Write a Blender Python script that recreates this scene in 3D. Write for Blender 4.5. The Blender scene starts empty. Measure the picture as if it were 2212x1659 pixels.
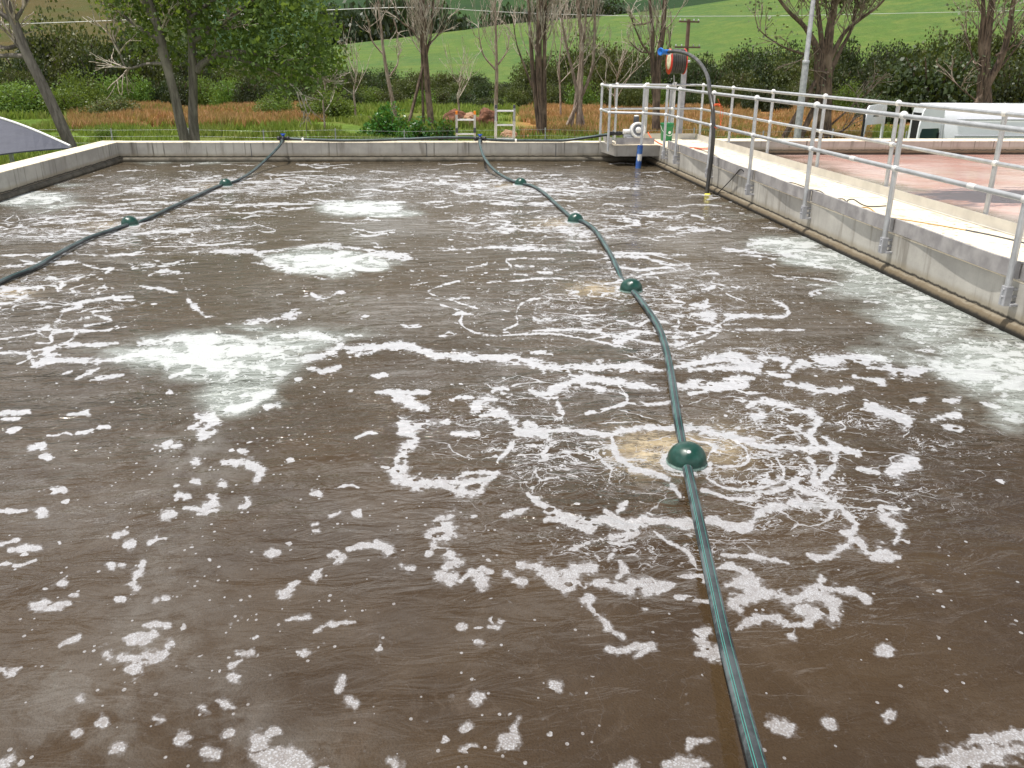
import bpy, math, random
import numpy as np
from mathutils import Vector, Matrix, noise as mnoise
random.seed(7); rng = np.random.default_rng(11)
R = math.radians
S = bpy.context.scene

# ------------------------------------------------------------ camera, sky, sun, exposure
PITCH, YAW, ROLL, FPX, CAMH = .357495, .0872655, .00769787, 1869.67, 2.05
_cp, _sp, _cy, _sy = math.cos(PITCH), math.sin(PITCH), math.cos(YAW), math.sin(YAW)
FW = np.array([_sy*_cp, _cy*_cp, -_sp]); RT = np.array([_cy, -_sy, 0.]); UPV = np.cross(RT, FW)
RT2 = math.cos(ROLL)*RT + math.sin(ROLL)*UPV; UP2 = -math.sin(ROLL)*RT + math.cos(ROLL)*UPV
CO = np.array([0, 0, CAMH])
def ray(x, y): return RT2*(x-1106)/FPX - UP2*(y-829.5)/FPX + FW
def gz(x, y, z=0.):                       # world point at height z
    d = ray(x, y); return CO + d*((z-CAMH)/d[2])
def at(x, y, Y):                          # world point at depth Y
    d = ray(x, y); return CO + d*(Y/d[1])
cd = bpy.data.cameras.new('camera'); cam = bpy.data.objects.new('camera', cd); S.collection.objects.link(cam)
cam.matrix_world = Matrix(((RT2[0], UP2[0], -FW[0], 0), (RT2[1], UP2[1], -FW[1], 0), (RT2[2], UP2[2], -FW[2], CAMH), (0, 0, 0, 1)))
cd.sensor_width = 36; cd.lens = 36*FPX/2212; cd.clip_start = .05; cd.clip_end = 5000
S.camera = cam
SUN = Vector((-.25, -.04, .96)).normalized()
w = bpy.data.worlds.new('World'); S.world = w; w.use_nodes = True
nt = w.node_tree; nt.nodes.clear()
wo = nt.nodes.new('ShaderNodeOutputWorld'); bg = nt.nodes.new('ShaderNodeBackground'); sky = nt.nodes.new('ShaderNodeTexSky')
sky.sky_type = 'NISHITA'; sky.sun_disc = False; sky.sun_elevation = math.asin(SUN.z); sky.sun_rotation = math.atan2(SUN.x, SUN.y)
tc = nt.nodes.new('ShaderNodeTexCoord'); mp = nt.nodes.new('ShaderNodeMapping'); mp.inputs['Scale'].default_value = (1, 1, 2.2)
cn = nt.nodes.new('ShaderNodeTexNoise'); cn.inputs['Scale'].default_value = 2.3; cn.inputs['Detail'].default_value = 7; cn.inputs['Roughness'].default_value = .58
cr = nt.nodes.new('ShaderNodeValToRGB'); cr.color_ramp.elements[0].position = .38; cr.color_ramp.elements[1].position = .55
mx = nt.nodes.new('ShaderNodeMix'); mx.data_type = 'RGBA'; mx.inputs[7].default_value = (26.5, 26.5, 26.5, 1)
nt.links.new(tc.outputs['Generated'], mp.inputs['Vector']); nt.links.new(mp.outputs[0], cn.inputs['Vector']); nt.links.new(cn.outputs['Fac'], cr.inputs[0])
sxz = nt.nodes.new('ShaderNodeSeparateXYZ'); nt.links.new(tc.outputs['Generated'], sxz.inputs[0])
zr_ = nt.nodes.new('ShaderNodeMapRange'); zr_.interpolation_type = 'SMOOTHSTEP'; nt.links.new(sxz.outputs[2], zr_.inputs[0])
for i_, v_ in enumerate((.38, .80, 1., .12)): zr_.inputs[i_+1].default_value = v_
mu_ = nt.nodes.new('ShaderNodeMath'); mu_.operation = 'MULTIPLY'; nt.links.new(cr.outputs[0], mu_.inputs[0]); nt.links.new(zr_.outputs[0], mu_.inputs[1]); nt.links.new(mu_.outputs[0], mx.inputs[0]); nt.links.new(sky.outputs[0], mx.inputs[6]); nt.links.new(mx.outputs[2], bg.inputs[0]); nt.links.new(bg.outputs[0], wo.inputs[0])
bg.inputs[1].default_value = .06
ld = bpy.data.lights.new('sun', 'SUN'); ld.energy = 5.0; ld.angle = R(.53); ld.color = (1, .965, .90)
lo = bpy.data.objects.new('sun', ld); S.collection.objects.link(lo); lo.rotation_euler = SUN.to_track_quat('Z', 'Y').to_euler(); lo.location = (0, 0, 40)
vs = S.view_settings; S.display_settings.display_device = 'sRGB'; vs.view_transform = 'Standard'; vs.look = 'None'; vs.gamma = 1; vs.exposure = .17
S.cycles.max_bounces = 4; S.cycles.diffuse_bounces = 2; S.cycles.glossy_bounces = 3; S.cycles.use_denoising = True; S.cycles.sample_clamp_indirect = 4

# ------------------------------------------------------------ helpers
C = S.collection
def srgb(r, g, b): return tuple(((c/255)/12.92 if c/255 <= .04045 else ((c/255+.055)/1.055)**2.4) for c in (r, g, b)) + (1,)
class N:
    """small node-material writer"""
    def __init__(s, name):
        s.m = bpy.data.materials.new(name); s.m.use_nodes = True; s.t = s.m.node_tree; s.t.nodes.clear()
        s.out = s.t.nodes.new('ShaderNodeOutputMaterial'); s.b = s.t.nodes.new('ShaderNodeBsdfPrincipled')
        s.t.links.new(s.b.outputs[0], s.out.inputs[0]); s._o = None
    def n(s, kind, **kw):
        x = s.t.nodes.new('ShaderNode'+kind)
        for k, v in kw.items(): setattr(x, k, v)
        return x
    def set(s, inp, v):
        if v is None: return
        if hasattr(v, 'is_linked') or isinstance(v, bpy.types.NodeSocket): s.t.links.new(v, inp)
        else: inp.default_value = v
    def obj(s):
        if s._o is None: s._o = s.n('TexCoord').outputs['Object']
        return s._o
    def geo(s): return s.n('NewGeometry').outputs['Position']
    def map(s, v, scale=(1, 1, 1), loc=(0, 0, 0), rot=(0, 0, 0)):
        m = s.n('Mapping'); s.set(m.inputs[0], v); m.inputs['Scale'].default_value = scale; m.inputs['Location'].default_value = loc; m.inputs['Rotation'].default_value = rot; return m.outputs[0]
    def noise(s, v, scale, detail=4, rough=.55, dist=0, col=False):
        x = s.n('TexNoise'); s.set(x.inputs['Vector'], v); s.set(x.inputs['Scale'], scale); x.inputs['Detail'].default_value = detail; x.inputs['Roughness'].default_value = rough; x.inputs['Distortion'].default_value = dist
        return x.outputs['Color' if col else 'Fac']
    def vor(s, v, scale, feature='F1', out='Distance', rnd=1.):
        x = s.n('TexVoronoi', feature=feature); s.set(x.inputs['Vector'], v); x.inputs['Scale'].default_value = scale; x.inputs['Randomness'].default_value = rnd
        return x if out is None else x.outputs[out]
    def math(s, op, a, b=None, c=None, clamp=False):
        x = s.n('Math', operation=op, use_clamp=clamp); s.set(x.inputs[0], a); s.set(x.inputs[1], b)
        if c is not None: s.set(x.inputs[2], c)
        return x.outputs[0]
    def vm(s, op, a, b=None):
        x = s.n('VectorMath', operation=op); s.set(x.inputs[0], a); s.set(x.inputs[1], b); return x.outputs[0]
    def mix(s, f, a, b, mode='MIX'):
        x = s.n('Mix', data_type='RGBA', blend_type=mode); s.set(x.inputs[0], f); s.set(x.inputs[6], a); s.set(x.inputs[7], b); return x.outputs[2]
    def rng(s, v, a, b, c=0., d=1., smooth=True):
        x = s.n('MapRange', interpolation_type='SMOOTHSTEP' if smooth else 'LINEAR'); s.set(x.inputs[0], v)
        for i, q in enumerate((a, b, c, d)): s.set(x.inputs[i+1], q)
        return x.outputs[0]
    def ramp(s, f, stops):
        x = s.n('ValToRGB'); s.set(x.inputs[0], f); e = x.color_ramp.elements
        while len(e) < len(stops): e.new(.5)
        for i, (p, c) in enumerate(stops): e[i].position = p; e[i].color = c
        return x.outputs[0]
    def attr(s, name, out='Fac'): return s.n('Attribute', attribute_name=name).outputs[out]
    def sep(s, v):
        x = s.n('SeparateXYZ'); s.set(x.inputs[0], v); return x.outputs
    def rnd(s): return s.n('ObjectInfo').outputs['Random']
    def bump(s, h, strength=.5, dist=.01, normal=None):
        x = s.n('Bump'); s.set(x.inputs['Height'], h); s.set(x.inputs['Strength'], strength); x.inputs['Distance'].default_value = dist
        if normal is not None: s.set(x.inputs['Normal'], normal)
        return x.outputs[0]
    def done(s, col=None, rough=.6, metal=0., normal=None, spec=None, **kw):
        s.set(s.b.inputs['Base Color'], col); s.set(s.b.inputs['Roughness'], rough); s.set(s.b.inputs['Metallic'], metal)
        if normal is not None: s.set(s.b.inputs['Normal'], normal)
        if spec is not None: s.b.inputs['Specular IOR Level'].default_value = spec
        for k, v in kw.items(): s.set(s.b.inputs[k], v)
        return s.m

def simple(name, c, rough=.5, metal=0., var=.15, scale=12., bump=.2, bs=60., c2=None, spec=None):
    k = N(name); o = k.obj(); nz = k.noise(o, scale, 5, .6)
    c2 = c2 or tuple(x*(1-var*2) for x in c[:3])+(1,)
    col = k.mix(k.rng(nz, .35, .68), c, c2)
    return k.done(col, k.rng(k.noise(o, scale*2.3, 3), .3, .7, max(.05, rough-.1), min(1, rough+.12)), metal, k.bump(k.noise(o, bs, 4), bump, .004), spec)

class MB:
    def __init__(s): s.v = []; s.f = []; s.sm = []; s.mi = []; s.n = 0; s.cur = 0
    def add(s, vs_, fs, smooth=False):
        b = s.n; s.v.extend(map(tuple, vs_)); s.n += len(vs_)
        for f in fs: s.f.append(tuple(i+b for i in f)); s.sm.append(smooth); s.mi.append(s.cur)
        return s
    def box(s, a, b, bev=0.):
        (x0, y0, z0), (x1, y1, z1) = a, b
        if bev <= 0:
            return s.add([(x0, y0, z0), (x1, y0, z0), (x1, y1, z0), (x0, y1, z0), (x0, y0, z1), (x1, y0, z1), (x1, y1, z1), (x0, y1, z1)],
                  [(0, 3, 2, 1), (4, 5, 6, 7), (0, 1, 5, 4), (1, 2, 6, 5), (2, 3, 7, 6), (3, 0, 4, 7)])
        import bmesh
        bm = bmesh.new(); bmesh.ops.create_cube(bm, size=1)
        for v in bm.verts: v.co = ((x0+x1)/2+v.co.x*(x1-x0), (y0+y1)/2+v.co.y*(y1-y0), (z0+z1)/2+v.co.z*(z1-z0))
        bmesh.ops.bevel(bm, geom=bm.edges[:], offset=bev, segments=2, profile=.6, affect='EDGES')
        bm.verts.index_update(); s.add([v.co[:] for v in bm.verts], [[v.index for v in f.verts] for f in bm.faces]); bm.free(); return s
    def obox(s, c, ax, ay, az):           # oriented box: centre and three half-axis vectors
        c, ax, ay, az = map(np.array, (c, ax, ay, az)); v = [c+i*ax+j*ay+k*az for k in (-1, 1) for j in (-1, 1) for i in (-1, 1)]
        return s.add(v, [(0, 2, 3, 1), (4, 5, 7, 6), (0, 1, 5, 4), (1, 3, 7, 5), (3, 2, 6, 7), (2, 0, 4, 6)])
    def tube(s, pts, rad, n=12, caps=True, smooth=True, prof=None):
        pts = [Vector(p) for p in pts]; m = len(pts); rads = rad if hasattr(rad, '__len__') else [rad]*m
        vs_ = []; nrm = None
        for i, p in enumerate(pts):
            t = (pts[min(i+1, m-1)]-pts[max(i-1, 0)]).normalized()
            if nrm is None:
                nrm = t.orthogonal().normalized() if abs(t.z) > .9 else t.cross(Vector((0, 0, 1))).normalized()
            nrm = (nrm-t*nrm.dot(t)).normalized(); bi = t.cross(nrm)
            for k in range(n):
                a = 2*math.pi*k/n; q = prof(a, i) if prof else 1
                vs_.append(p+(nrm*math.cos(a)+bi*math.sin(a))*rads[i]*q)
        fs = [(i*n+k, i*n+(k+1) % n, (i+1)*n+(k+1) % n, (i+1)*n+k) for i in range(m-1) for k in range(n)]
        s.add(vs_, fs, smooth)
        if caps: s.add(vs_[:n], [tuple(range(n))[::-1]]); s.add(vs_[-n:], [tuple(range(n))])
        return s
    def lathe(s, prof, n=24, o=(0, 0, 0), axis=(0, 0, 1), smooth=True):   # prof: (radius, height)
        ax = Vector(axis).normalized(); u = ax.orthogonal().normalized(); v = ax.cross(u); o = Vector(o); vs_ = []
        for r, h in prof:
            for k in range(n): a = 2*math.pi*k/n; vs_.append(o+ax*h+(u*math.cos(a)+v*math.sin(a))*r)
        return s.add(vs_, [(i*n+k, i*n+(k+1) % n, (i+1)*n+(k+1) % n, (i+1)*n+k) for i in range(len(prof)-1) for k in range(n)], smooth)
    def ball(s, c, r, n=14, sq=1.):
        return s.lathe([(max(1e-4, r*math.sin(math.pi*i/8)), -r*sq*math.cos(math.pi*i/8)) for i in range(9)], n, c)
    def build(s, name, mat, parent=None, origin=None):
        me = bpy.data.meshes.new(name); vv = np.array(s.v, float)
        if origin is None and parent is not None: origin = WORLD[parent.name]
        if origin is None: origin = (0, 0, 0)
        vv = vv-np.array(origin); me.from_pydata([tuple(x) for x in vv], [], s.f)
        me.polygons.foreach_set('use_smooth', s.sm)
        for m in (mat if isinstance(mat, (list, tuple)) else [mat]): me.materials.append(m)
        if isinstance(mat, (list, tuple)): me.polygons.foreach_set('material_index', s.mi)
        me.validate(); me.update()
        o = bpy.data.objects.new(name, me); C.objects.link(o); WORLD[o.name] = tuple(origin)
        if parent is not None:
            o.parent = parent; pw = WORLD[parent.name]; o.location = tuple(origin[i]-pw[i] for i in range(3))
        else: o.location = origin
        return o
WORLD = {}
def tag(o, label=None, cat=None, group=None, kind=None):
    for k, v in (('label', label), ('category', cat), ('group', group), ('kind', kind)):
        if v: o[k] = v
    return o
def thing(name, loc, label, cat, group=None):
    o = bpy.data.objects.new(name, None); C.objects.link(o); o.location = loc; o.empty_display_size = .2; WORLD[o.name] = tuple(loc)
    return tag(o, label, cat, group)
def npmesh(name, V, F, mat, smooth=False, attrs=None):
    """V (n,3), F (m,k) arrays"""
    me = bpy.data.meshes.new(name); k = F.shape[1]
    me.vertices.add(len(V)); me.vertices.foreach_set('co', V.astype(np.float32).ravel())
    me.loops.add(F.size); me.loops.foreach_set('vertex_index', F.astype(np.int32).ravel())
    me.polygons.add(len(F)); me.polygons.foreach_set('loop_start', np.arange(0, F.size, k, dtype=np.int32)); me.polygons.foreach_set('loop_total', np.full(len(F), k, np.int32))
    if smooth: me.polygons.foreach_set('use_smooth', np.ones(len(F), bool))
    me.materials.append(mat); me.update(calc_edges=True)
    for an, av in (attrs or {}).items():
        a = me.attributes.new(an, 'FLOAT', 'POINT'); a.data.foreach_set('value', av.astype(np.float32).ravel())
    return me
def smoothpath(pts, sub=8):
    P = [np.array(p, float) for p in pts]; P = [2*P[0]-P[1]]+P+[2*P[-1]-P[-2]]; out = []
    for i in range(1, len(P)-2):
        a, b, c, d = P[i-1:i+3]
        for k in range(sub):
            t = k/sub; out.append(.5*(2*b+(c-a)*t+(2*a-5*b+4*c-d)*t*t+(3*b-a-3*c+d)*t**3))
    out.append(P[-2]); return out
def lerp(xs, ys, x): return float(np.interp(x, xs, ys))

# ------------------------------------------------------------ materials
def concrete(name, c1, c2, waterline=True, zw=0.):
    k = N(name); g = k.geo(); sx = k.sep(g)
    n1 = k.noise(g, 1.3, 6, .65); n2 = k.noise(k.map(g, (2.2, 2.2, .35)), 2.4, 5, .6); n3 = k.noise(g, 45, 4, .7)
    col = k.mix(k.rng(n1, .35, .7), c1, c2)
    col = k.mix(k.rng(n2, .54, .74, 0, .8), col, srgb(118, 112, 102))
    col = k.mix(k.rng(n3, .5, .8, 0, .25), col, srgb(120, 116, 108))
    col = k.mix(k.math('MULTIPLY', k.rng(k.noise(k.map(g, (9, 9, .25)), 1.7, 3, .6), .57, .68, 0, .85), k.rng(k.noise(g, .9, 2), .38, .55)), col, srgb(88, 84, 76))
    if waterline:
        wob = k.math('MULTIPLY', k.math('SUBTRACT', k.noise(g, 9, 5, .7), .5), .05)
        z = k.math('ADD', sx[2], wob)
        col = k.mix(k.rng(z, zw+.20, zw+.125, 0, .6), col, srgb(134, 122, 98))
        col = k.mix(k.math('MULTIPLY', k.rng(z, zw+.125, zw+.105), k.rng(z, zw+.085, zw+.10)), col, srgb(50, 46, 38))
        col = k.mix(k.rng(z, zw+.105, zw+.07, 0, .85), col, srgb(88, 74, 52)); col = k.mix(k.rng(z, zw+.062, zw+.028, 0, .95), col, srgb(34, 30, 24))
    h = k.math('ADD', k.math('MULTIPLY', n3, .6), k.noise(g, 140, 3))
    return k.done(col, .85, 0, k.bump(h, .35, .004))
M = {}
M['conc'] = concrete('stained_concrete', srgb(178, 174, 165), srgb(150, 146, 139))
M['conc2'] = concrete('stained_concrete_by_pink_tank', srgb(172, 163, 154), srgb(148, 140, 132), zw=.1)
M['foot'] = simple('dark_wet_wall_foot', srgb(96, 90, 78), .8, 0, .2, 6, .3, 40, c2=srgb(66, 61, 51))
M['top'] = concrete('pale_concrete_top', srgb(228, 216, 192), srgb(216, 203, 178), False)
M['alu'] = simple('aluminium', srgb(190, 191, 192), .42, .55, .1, 7, .12, 90)
M['galv'] = simple('galvanised_steel', srgb(176, 176, 178), .55, .35, .12, 9, .2, 40, c2=srgb(150, 150, 154))
M['plate'] = simple('kick_plate_metal', srgb(172, 168, 166), .5, .3, .1, 5, .15, 50, c2=srgb(142, 138, 138))
M['plate2'] = simple('kick_plate_pale', srgb(205, 200, 190), .55, .15, .08, 4, .15, 50)
M['ball'] = simple('cast_white_fitting', srgb(226, 224, 220), .4, .25, .05, 20)
M['black'] = simple('black_plastic', srgb(28, 28, 30), .38, 0, .2, 8)
M['blackhose'] = simple('black_pipe', srgb(44, 43, 42), .4, 0, .15, 3, c2=srgb(62, 58, 52))
M['blue'] = simple('blue_plastic', srgb(22, 70, 170), .35)
M['bluepipe'] = simple('painted_blue_pipe', srgb(24, 66, 140), .45, 0, .15, 16, c2=srgb(54, 98, 150))
M['white'] = simple('white_plastic', srgb(225, 224, 220), .4, 0, .06)
M['offwhite'] = simple('torn_paper', srgb(215, 212, 205), .8, 0, .06)
M['grey'] = simple('grey_paint', srgb(178, 180, 184), .4, 0, .08)
M['darkgrey'] = simple('dark_slots', srgb(70, 72, 76), .6)
M['green'] = simple('green_bucket', srgb(8, 118, 62), .35, 0, .08)
M['red'] = simple('red_reel', srgb(196, 52, 38), .45, 0, .15, 10)
M['cream'] = simple('cream_disc', srgb(222, 214, 180), .6)
M['orange'] = simple('orange_plastic', srgb(245, 140, 20), .4)
M['orangecord'] = simple('orange_cord', srgb(236, 96, 44), .6)
M['yellowcord'] = simple('yellow_cord', srgb(196, 148, 74), .6)
M['paint'] = simple('white_vehicle_paint', srgb(232, 233, 238), .18, 0, .02, 2, .03, 10)
M['rubber'] = simple('black_rubber', srgb(22, 22, 22), .8)
M['letter'] = simple('dark_letters', srgb(18, 18, 26), .5)
M['yellow'] = simple('yellow_foam', srgb(226, 214, 80), .7)
k = N('vehicle_glass'); M['glass'] = k.done(srgb(52, 70, 70), .06, 0, None, None)
k = N('floating_ball_green'); o = k.obj(); sz = k.sep(o)
col = k.mix(k.rng(k.noise(o, 14, 5, .65), .45, .75), srgb(12, 56, 46), srgb(26, 74, 64))
col = k.mix(k.rng(k.math('ADD', sz[2], k.math('MULTIPLY', k.noise(o, 60, 3), .02)), .03, .012, 0, .6), col, srgb(190, 215, 205))
M['float'] = k.done(col, k.rng(k.noise(o, 30, 3), .3, .7, .28, .48), 0, k.bump(k.noise(o, 120, 3), .08, .002), None)
# striped delivery hose: thin teal stripes and a chalky worn band run along it (attribute 'around' is the angle)
k = N('striped_floating_hose'); o = k.geo(); a = k.attr('around')
st = None
for c0 in (.66, .80, .845, .2):
    q = k.math('LESS_THAN', k.math('ABSOLUTE', k.math('SUBTRACT', a, c0)), .0065); st = q if st is None else k.math('MAXIMUM', st, q)
base = k.mix(k.rng(k.noise(k.map(o, (6, 6, 6)), 1.5, 5, .6), .4, .7), srgb(30, 35, 38), srgb(42, 49, 52))
ed = k.rng(k.math('ABSOLUTE', k.math('SUBTRACT', a, .75)), .06, .12, .35, 1.); dust = k.math('MULTIPLY', k.math('MULTIPLY', ed, k.rng(k.noise(o, 3.5, 6, .7), .42, .6)), k.math('GREATER_THAN', a, .5))
base = k.mix(k.math('MULTIPLY', dust, .55), base, srgb(112, 120, 122))
base = k.mix(st, base, srgb(54, 128, 118))
M['hose'] = k.done(base, k.rng(k.noise(o, 7, 4), .4, .65, .42, .7), 0, k.bump(k.noise(o, 40, 4), .15, .004))
def bark(name, c1, c2, c3, sc=1.):
    k = N(name); o = k.geo()
    a = k.noise(k.map(o, (9*sc, 9*sc, 1.2*sc)), 1.6, 6, .7); b = k.noise(o, 1.1, 4)
    col = k.mix(k.rng(a, .38, .62), c1, c2); col = k.mix(k.rng(b, .5, .7, 0, .7), col, c3)
    return k.done(col, .9, 0, k.bump(a, .9, .05))
M['bark_grey'] = bark('smooth_grey_bark', srgb(126, 118, 110), srgb(90, 83, 77), srgb(144, 136, 127), .8)
M['bark_brown'] = bark('shaggy_brown_bark', srgb(116, 96, 82), srgb(60, 48, 41), srgb(142, 122, 106))
M['bark_pale'] = bark('bleached_bark', srgb(168, 150, 136), srgb(112, 94, 82), srgb(190, 178, 164))
M['twig'] = bark('pale_twigs', srgb(196, 182, 168), srgb(132, 116, 102), srgb(222, 214, 204))
def leafmat(name, c1, c2, c3, trans=.35, rough=.5):
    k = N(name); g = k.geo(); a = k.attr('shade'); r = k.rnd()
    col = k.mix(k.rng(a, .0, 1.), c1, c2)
    col = k.mix(k.rng(k.noise(g, .55, 3), .45, .65, 0, .8), col, c3)
    hs = k.n('HueSaturation'); k.set(hs.inputs['Hue'], k.rng(r, 0, 1, .485, .515)); k.set(hs.inputs['Value'], k.rng(r, 0, 1, .75, 1.2)); k.set(hs.inputs['Color'], col); col = hs.outputs[0]
    k.done(col, rough, 0, None, .35)
    tr = k.n('BsdfTranslucent'); k.set(tr.inputs[0], k.mix(.5, col, srgb(150, 170, 50))); ms = k.n('MixShader'); ms.inputs[0].default_value = trans
    k.t.links.new(k.b.outputs[0], ms.inputs[1]); k.t.links.new(tr.outputs[0], ms.inputs[2]); k.t.links.new(ms.outputs[0], k.out.inputs[0]); return k.m
M['lf_dark'] = leafmat('dark_scrub_leaves', srgb(32, 41, 20), srgb(60, 74, 36), srgb(44, 54, 31), .12)
M['lf_olive'] = leafmat('olive_scrub_leaves', srgb(54, 62, 27), srgb(90, 96, 43), srgb(56, 62, 35), .15)
M['lf_green'] = leafmat('fresh_green_leaves', srgb(74, 102, 38), srgb(104, 128, 52), srgb(86, 108, 48), .3)
M['lf_gloss'] = leafmat('glossy_ivy_leaves', srgb(40, 86, 34), srgb(70, 126, 48), srgb(54, 100, 40), .25, .35)
M['lf_tree'] = leafmat('broad_tree_leaves', srgb(62, 86, 42), srgb(108, 130, 68), srgb(78, 100, 50), .4, .6)
M['lf_gum'] = leafmat('grey_green_leaves', srgb(96, 104, 84), srgb(122, 128, 100), srgb(84, 90, 70), .25)
M['lf_hedge'] = leafmat('far_hedge_leaves', srgb(34, 46, 28), srgb(50, 66, 36), srgb(42, 54, 36), .1)
M['gr_dry'] = leafmat('dry_red_grass', srgb(182, 132, 90), srgb(208, 164, 116), srgb(168, 142, 92), .3, .7)
M['gr_green'] = leafmat('green_grass_blades', srgb(106, 132, 54), srgb(142, 158, 74), srgb(134, 138, 72), .3, .7)
M['rock'] = simple('orange_rock', srgb(122, 80, 58), .9, 0, .2, 3, .8, 9, c2=srgb(88, 58, 44))
M['rockpale'] = simple('pale_rock', srgb(160, 130, 104), .9, 0, .2, 3, .8, 9, c2=srgb(150, 104, 76))
M['roofgrey'] = simple('dark_grey_sheeting', srgb(70, 72, 84), .6, 0, .06, 2, .1, 20)
M['darkroof'] = simple('dark_house_roof', srgb(60, 60, 66), .7)
M['wood'] = simple('weathered_pole_wood', srgb(112, 92, 80), .9, 0, .15, 3)

# ------------------------------------------------------------ terrain
RIDX = [-400, 300, 500, 730, 850, 1000, 1080, 1200, 1320, 1450, 1600, 1800, 2212, 2900]
RIDY = [126, 126, 124, 101, 90, 73, 61, 49, 35, 17, -8, -34, -62, -90]
def colpx(x, y): return 1106+1996*np.tan(np.clip(np.arctan2(x, y)-YAW, -1.2, 1.2))
def sst(a, b, x): t = np.clip((x-a)/(b-a), 0, 1); return t*t*(3-2*t)
def ground(x, y):
    x = np.asarray(x, float); y = np.asarray(y, float); r = np.hypot(x, y); px = colpx(x, y)
    front = sst(0, 20, y)
    er = (131-np.interp(px, RIDX, RIDY))/2131; zr = CAMH+er*200
    h = -1.5+(zr+1.5)*np.clip((r-78)/122, 0, 1)**1.15
    hid = 9+.02*zr
    dip = zr-hid*sst(200, 262, r)
    h2 = np.where(r > 200, dip, h)
    t2 = np.clip((r-262)/340, 0, 1); zb = zr-hid; z600 = CAMH+600*.085+np.maximum(0, zr-10)*1.6
    h2 = np.where(r > 262, zb+(z600-zb)*(t2**1.1), h2); h2 = np.where(r > 602, z600+(r-602)*.13, h2)
    wl = sst(470, 270, px)
    hb = -1.5+np.clip((r-85)/300, 0, 1)**1.1*32+np.maximum(0, r-385)*.12
    h2 = h2*(1-wl)+hb*wl
    h2 = h2+.35*np.sin(x*.045+1)*np.sin(y*.038)*sst(90, 160, r)*2
    h2 = h2+.75*np.exp(-((x+6.1)/2.2)**2-((y-39.8)/2.6)**2)
    return -1.5+(h2+1.5)*front
rs = np.concatenate([np.linspace(.5, 40, 30), np.linspace(42, 110, 60), np.linspace(113, 290, 90), np.linspace(296, 800, 70), np.geomspace(830, 2600, 14)])
ths = np.radians(np.concatenate([np.linspace(-50, 60, 331), np.linspace(62, 308, 124)]))
TT, RR = np.meshgrid(ths, rs); X = RR*np.sin(TT); Y = RR*np.cos(TT); Z = ground(X, Y)
V = np.stack([X, Y, Z], -1).reshape(-1, 3); nt_, nr_ = len(ths), len(rs)
ii, jj = np.meshgrid(np.arange(nr_-1), np.arange(nt_), indexing='ij'); j2 = (jj+1) % nt_
F = np.stack([ii*nt_+jj, ii*nt_+j2, (ii+1)*nt_+j2, (ii+1)*nt_+jj], -1).reshape(-1, 4)
px = colpx(X, Y); rr = RR
dry = sst(60, 64, rr)*sst(90, 78, rr)*0+sst(50, 54, rr)*sst(84, 76, rr)
dry = dry*np.where(px < 640, sst(100, 190, px)*sst(640, 560, px), sst(1080, 1150, px))
dry = np.maximum(dry, sst(46, 50, rr)*sst(84, 76, rr)*sst(1150, 1210, px)*sst(1760, 1650, px))
brown = sst(470, 300, px)*sst(95, 130, rr); far = sst(215, 250, rr)*(1-brown)
k = N('hill_grass'); g = k.geo()
n1 = k.noise(g, .03, 5, .6); n2 = k.noise(g, .35, 6, .65); n3 = k.noise(k.map(g, (1, 1, 1)), 2.2, 5, .75)
near = k.mix(k.rng(n2, .35, .65), srgb(90, 114, 44), srgb(112, 132, 56)); near = k.mix(k.rng(k.noise(g, .12, 4), .5, .65, 0, .7), near, srgb(108, 100, 58))
hill = k.mix(k.rng(n1, .35, .65), srgb(80, 108, 58), srgb(92, 116, 54)); hill = k.mix(k.rng(n2, .4, .7, 0, .6), hill, srgb(118, 128, 66)); hill = k.mix(k.rng(k.noise(k.map(g, (1, .35, 1)), .22, 6, .75), .45, .7, 0, .35), hill, srgb(66, 92, 50))
col = k.mix(k.rng(k.attr('dist'), 75, 100), near, hill)
farc = k.mix(k.rng(k.noise(g, .012, 4), .4, .6), srgb(42, 64, 38), srgb(56, 80, 42)); col = k.mix(k.attr('far'), col, farc)
brc = k.mix(k.rng(k.noise(k.map(g, (1, .4, 1)), .06, 5, .6), .35, .65), srgb(88, 78, 46), srgb(78, 82, 42)); brc = k.mix(k.rng(k.noise(g, .25, 4), .5, .7, 0, .5), brc, srgb(104, 86, 54)); col = k.mix(k.attr('brown'), col, brc)
drc = k.mix(k.rng(n2, .4, .6), srgb(164, 116, 72), srgb(186, 140, 90)); col = k.mix(k.math('MULTIPLY', k.attr('dry'), k.rng(k.noise(g, .16, 4, .7), .36, .48)), col, drc)
col = k.mix(k.rng(n3, .35, .75, 0, .38), col, srgb(60, 74, 30), 'MULTIPLY')
M['ground'] = k.done(col, .95, 0, k.bump(n3, .9, .25), .1)
me = npmesh('grass_ground', V, F, M['ground'], True, {'dry': dry.ravel(), 'brown': brown.ravel(), 'far': far.ravel(), 'dist': rr.ravel()})
go = bpy.data.objects.new('grass_ground', me); C.objects.link(go); tag(go, 'green and dry brown grass ground rising to hills', None, None, 'structure')
def gh(x, y): return float(ground(x, y))

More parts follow.
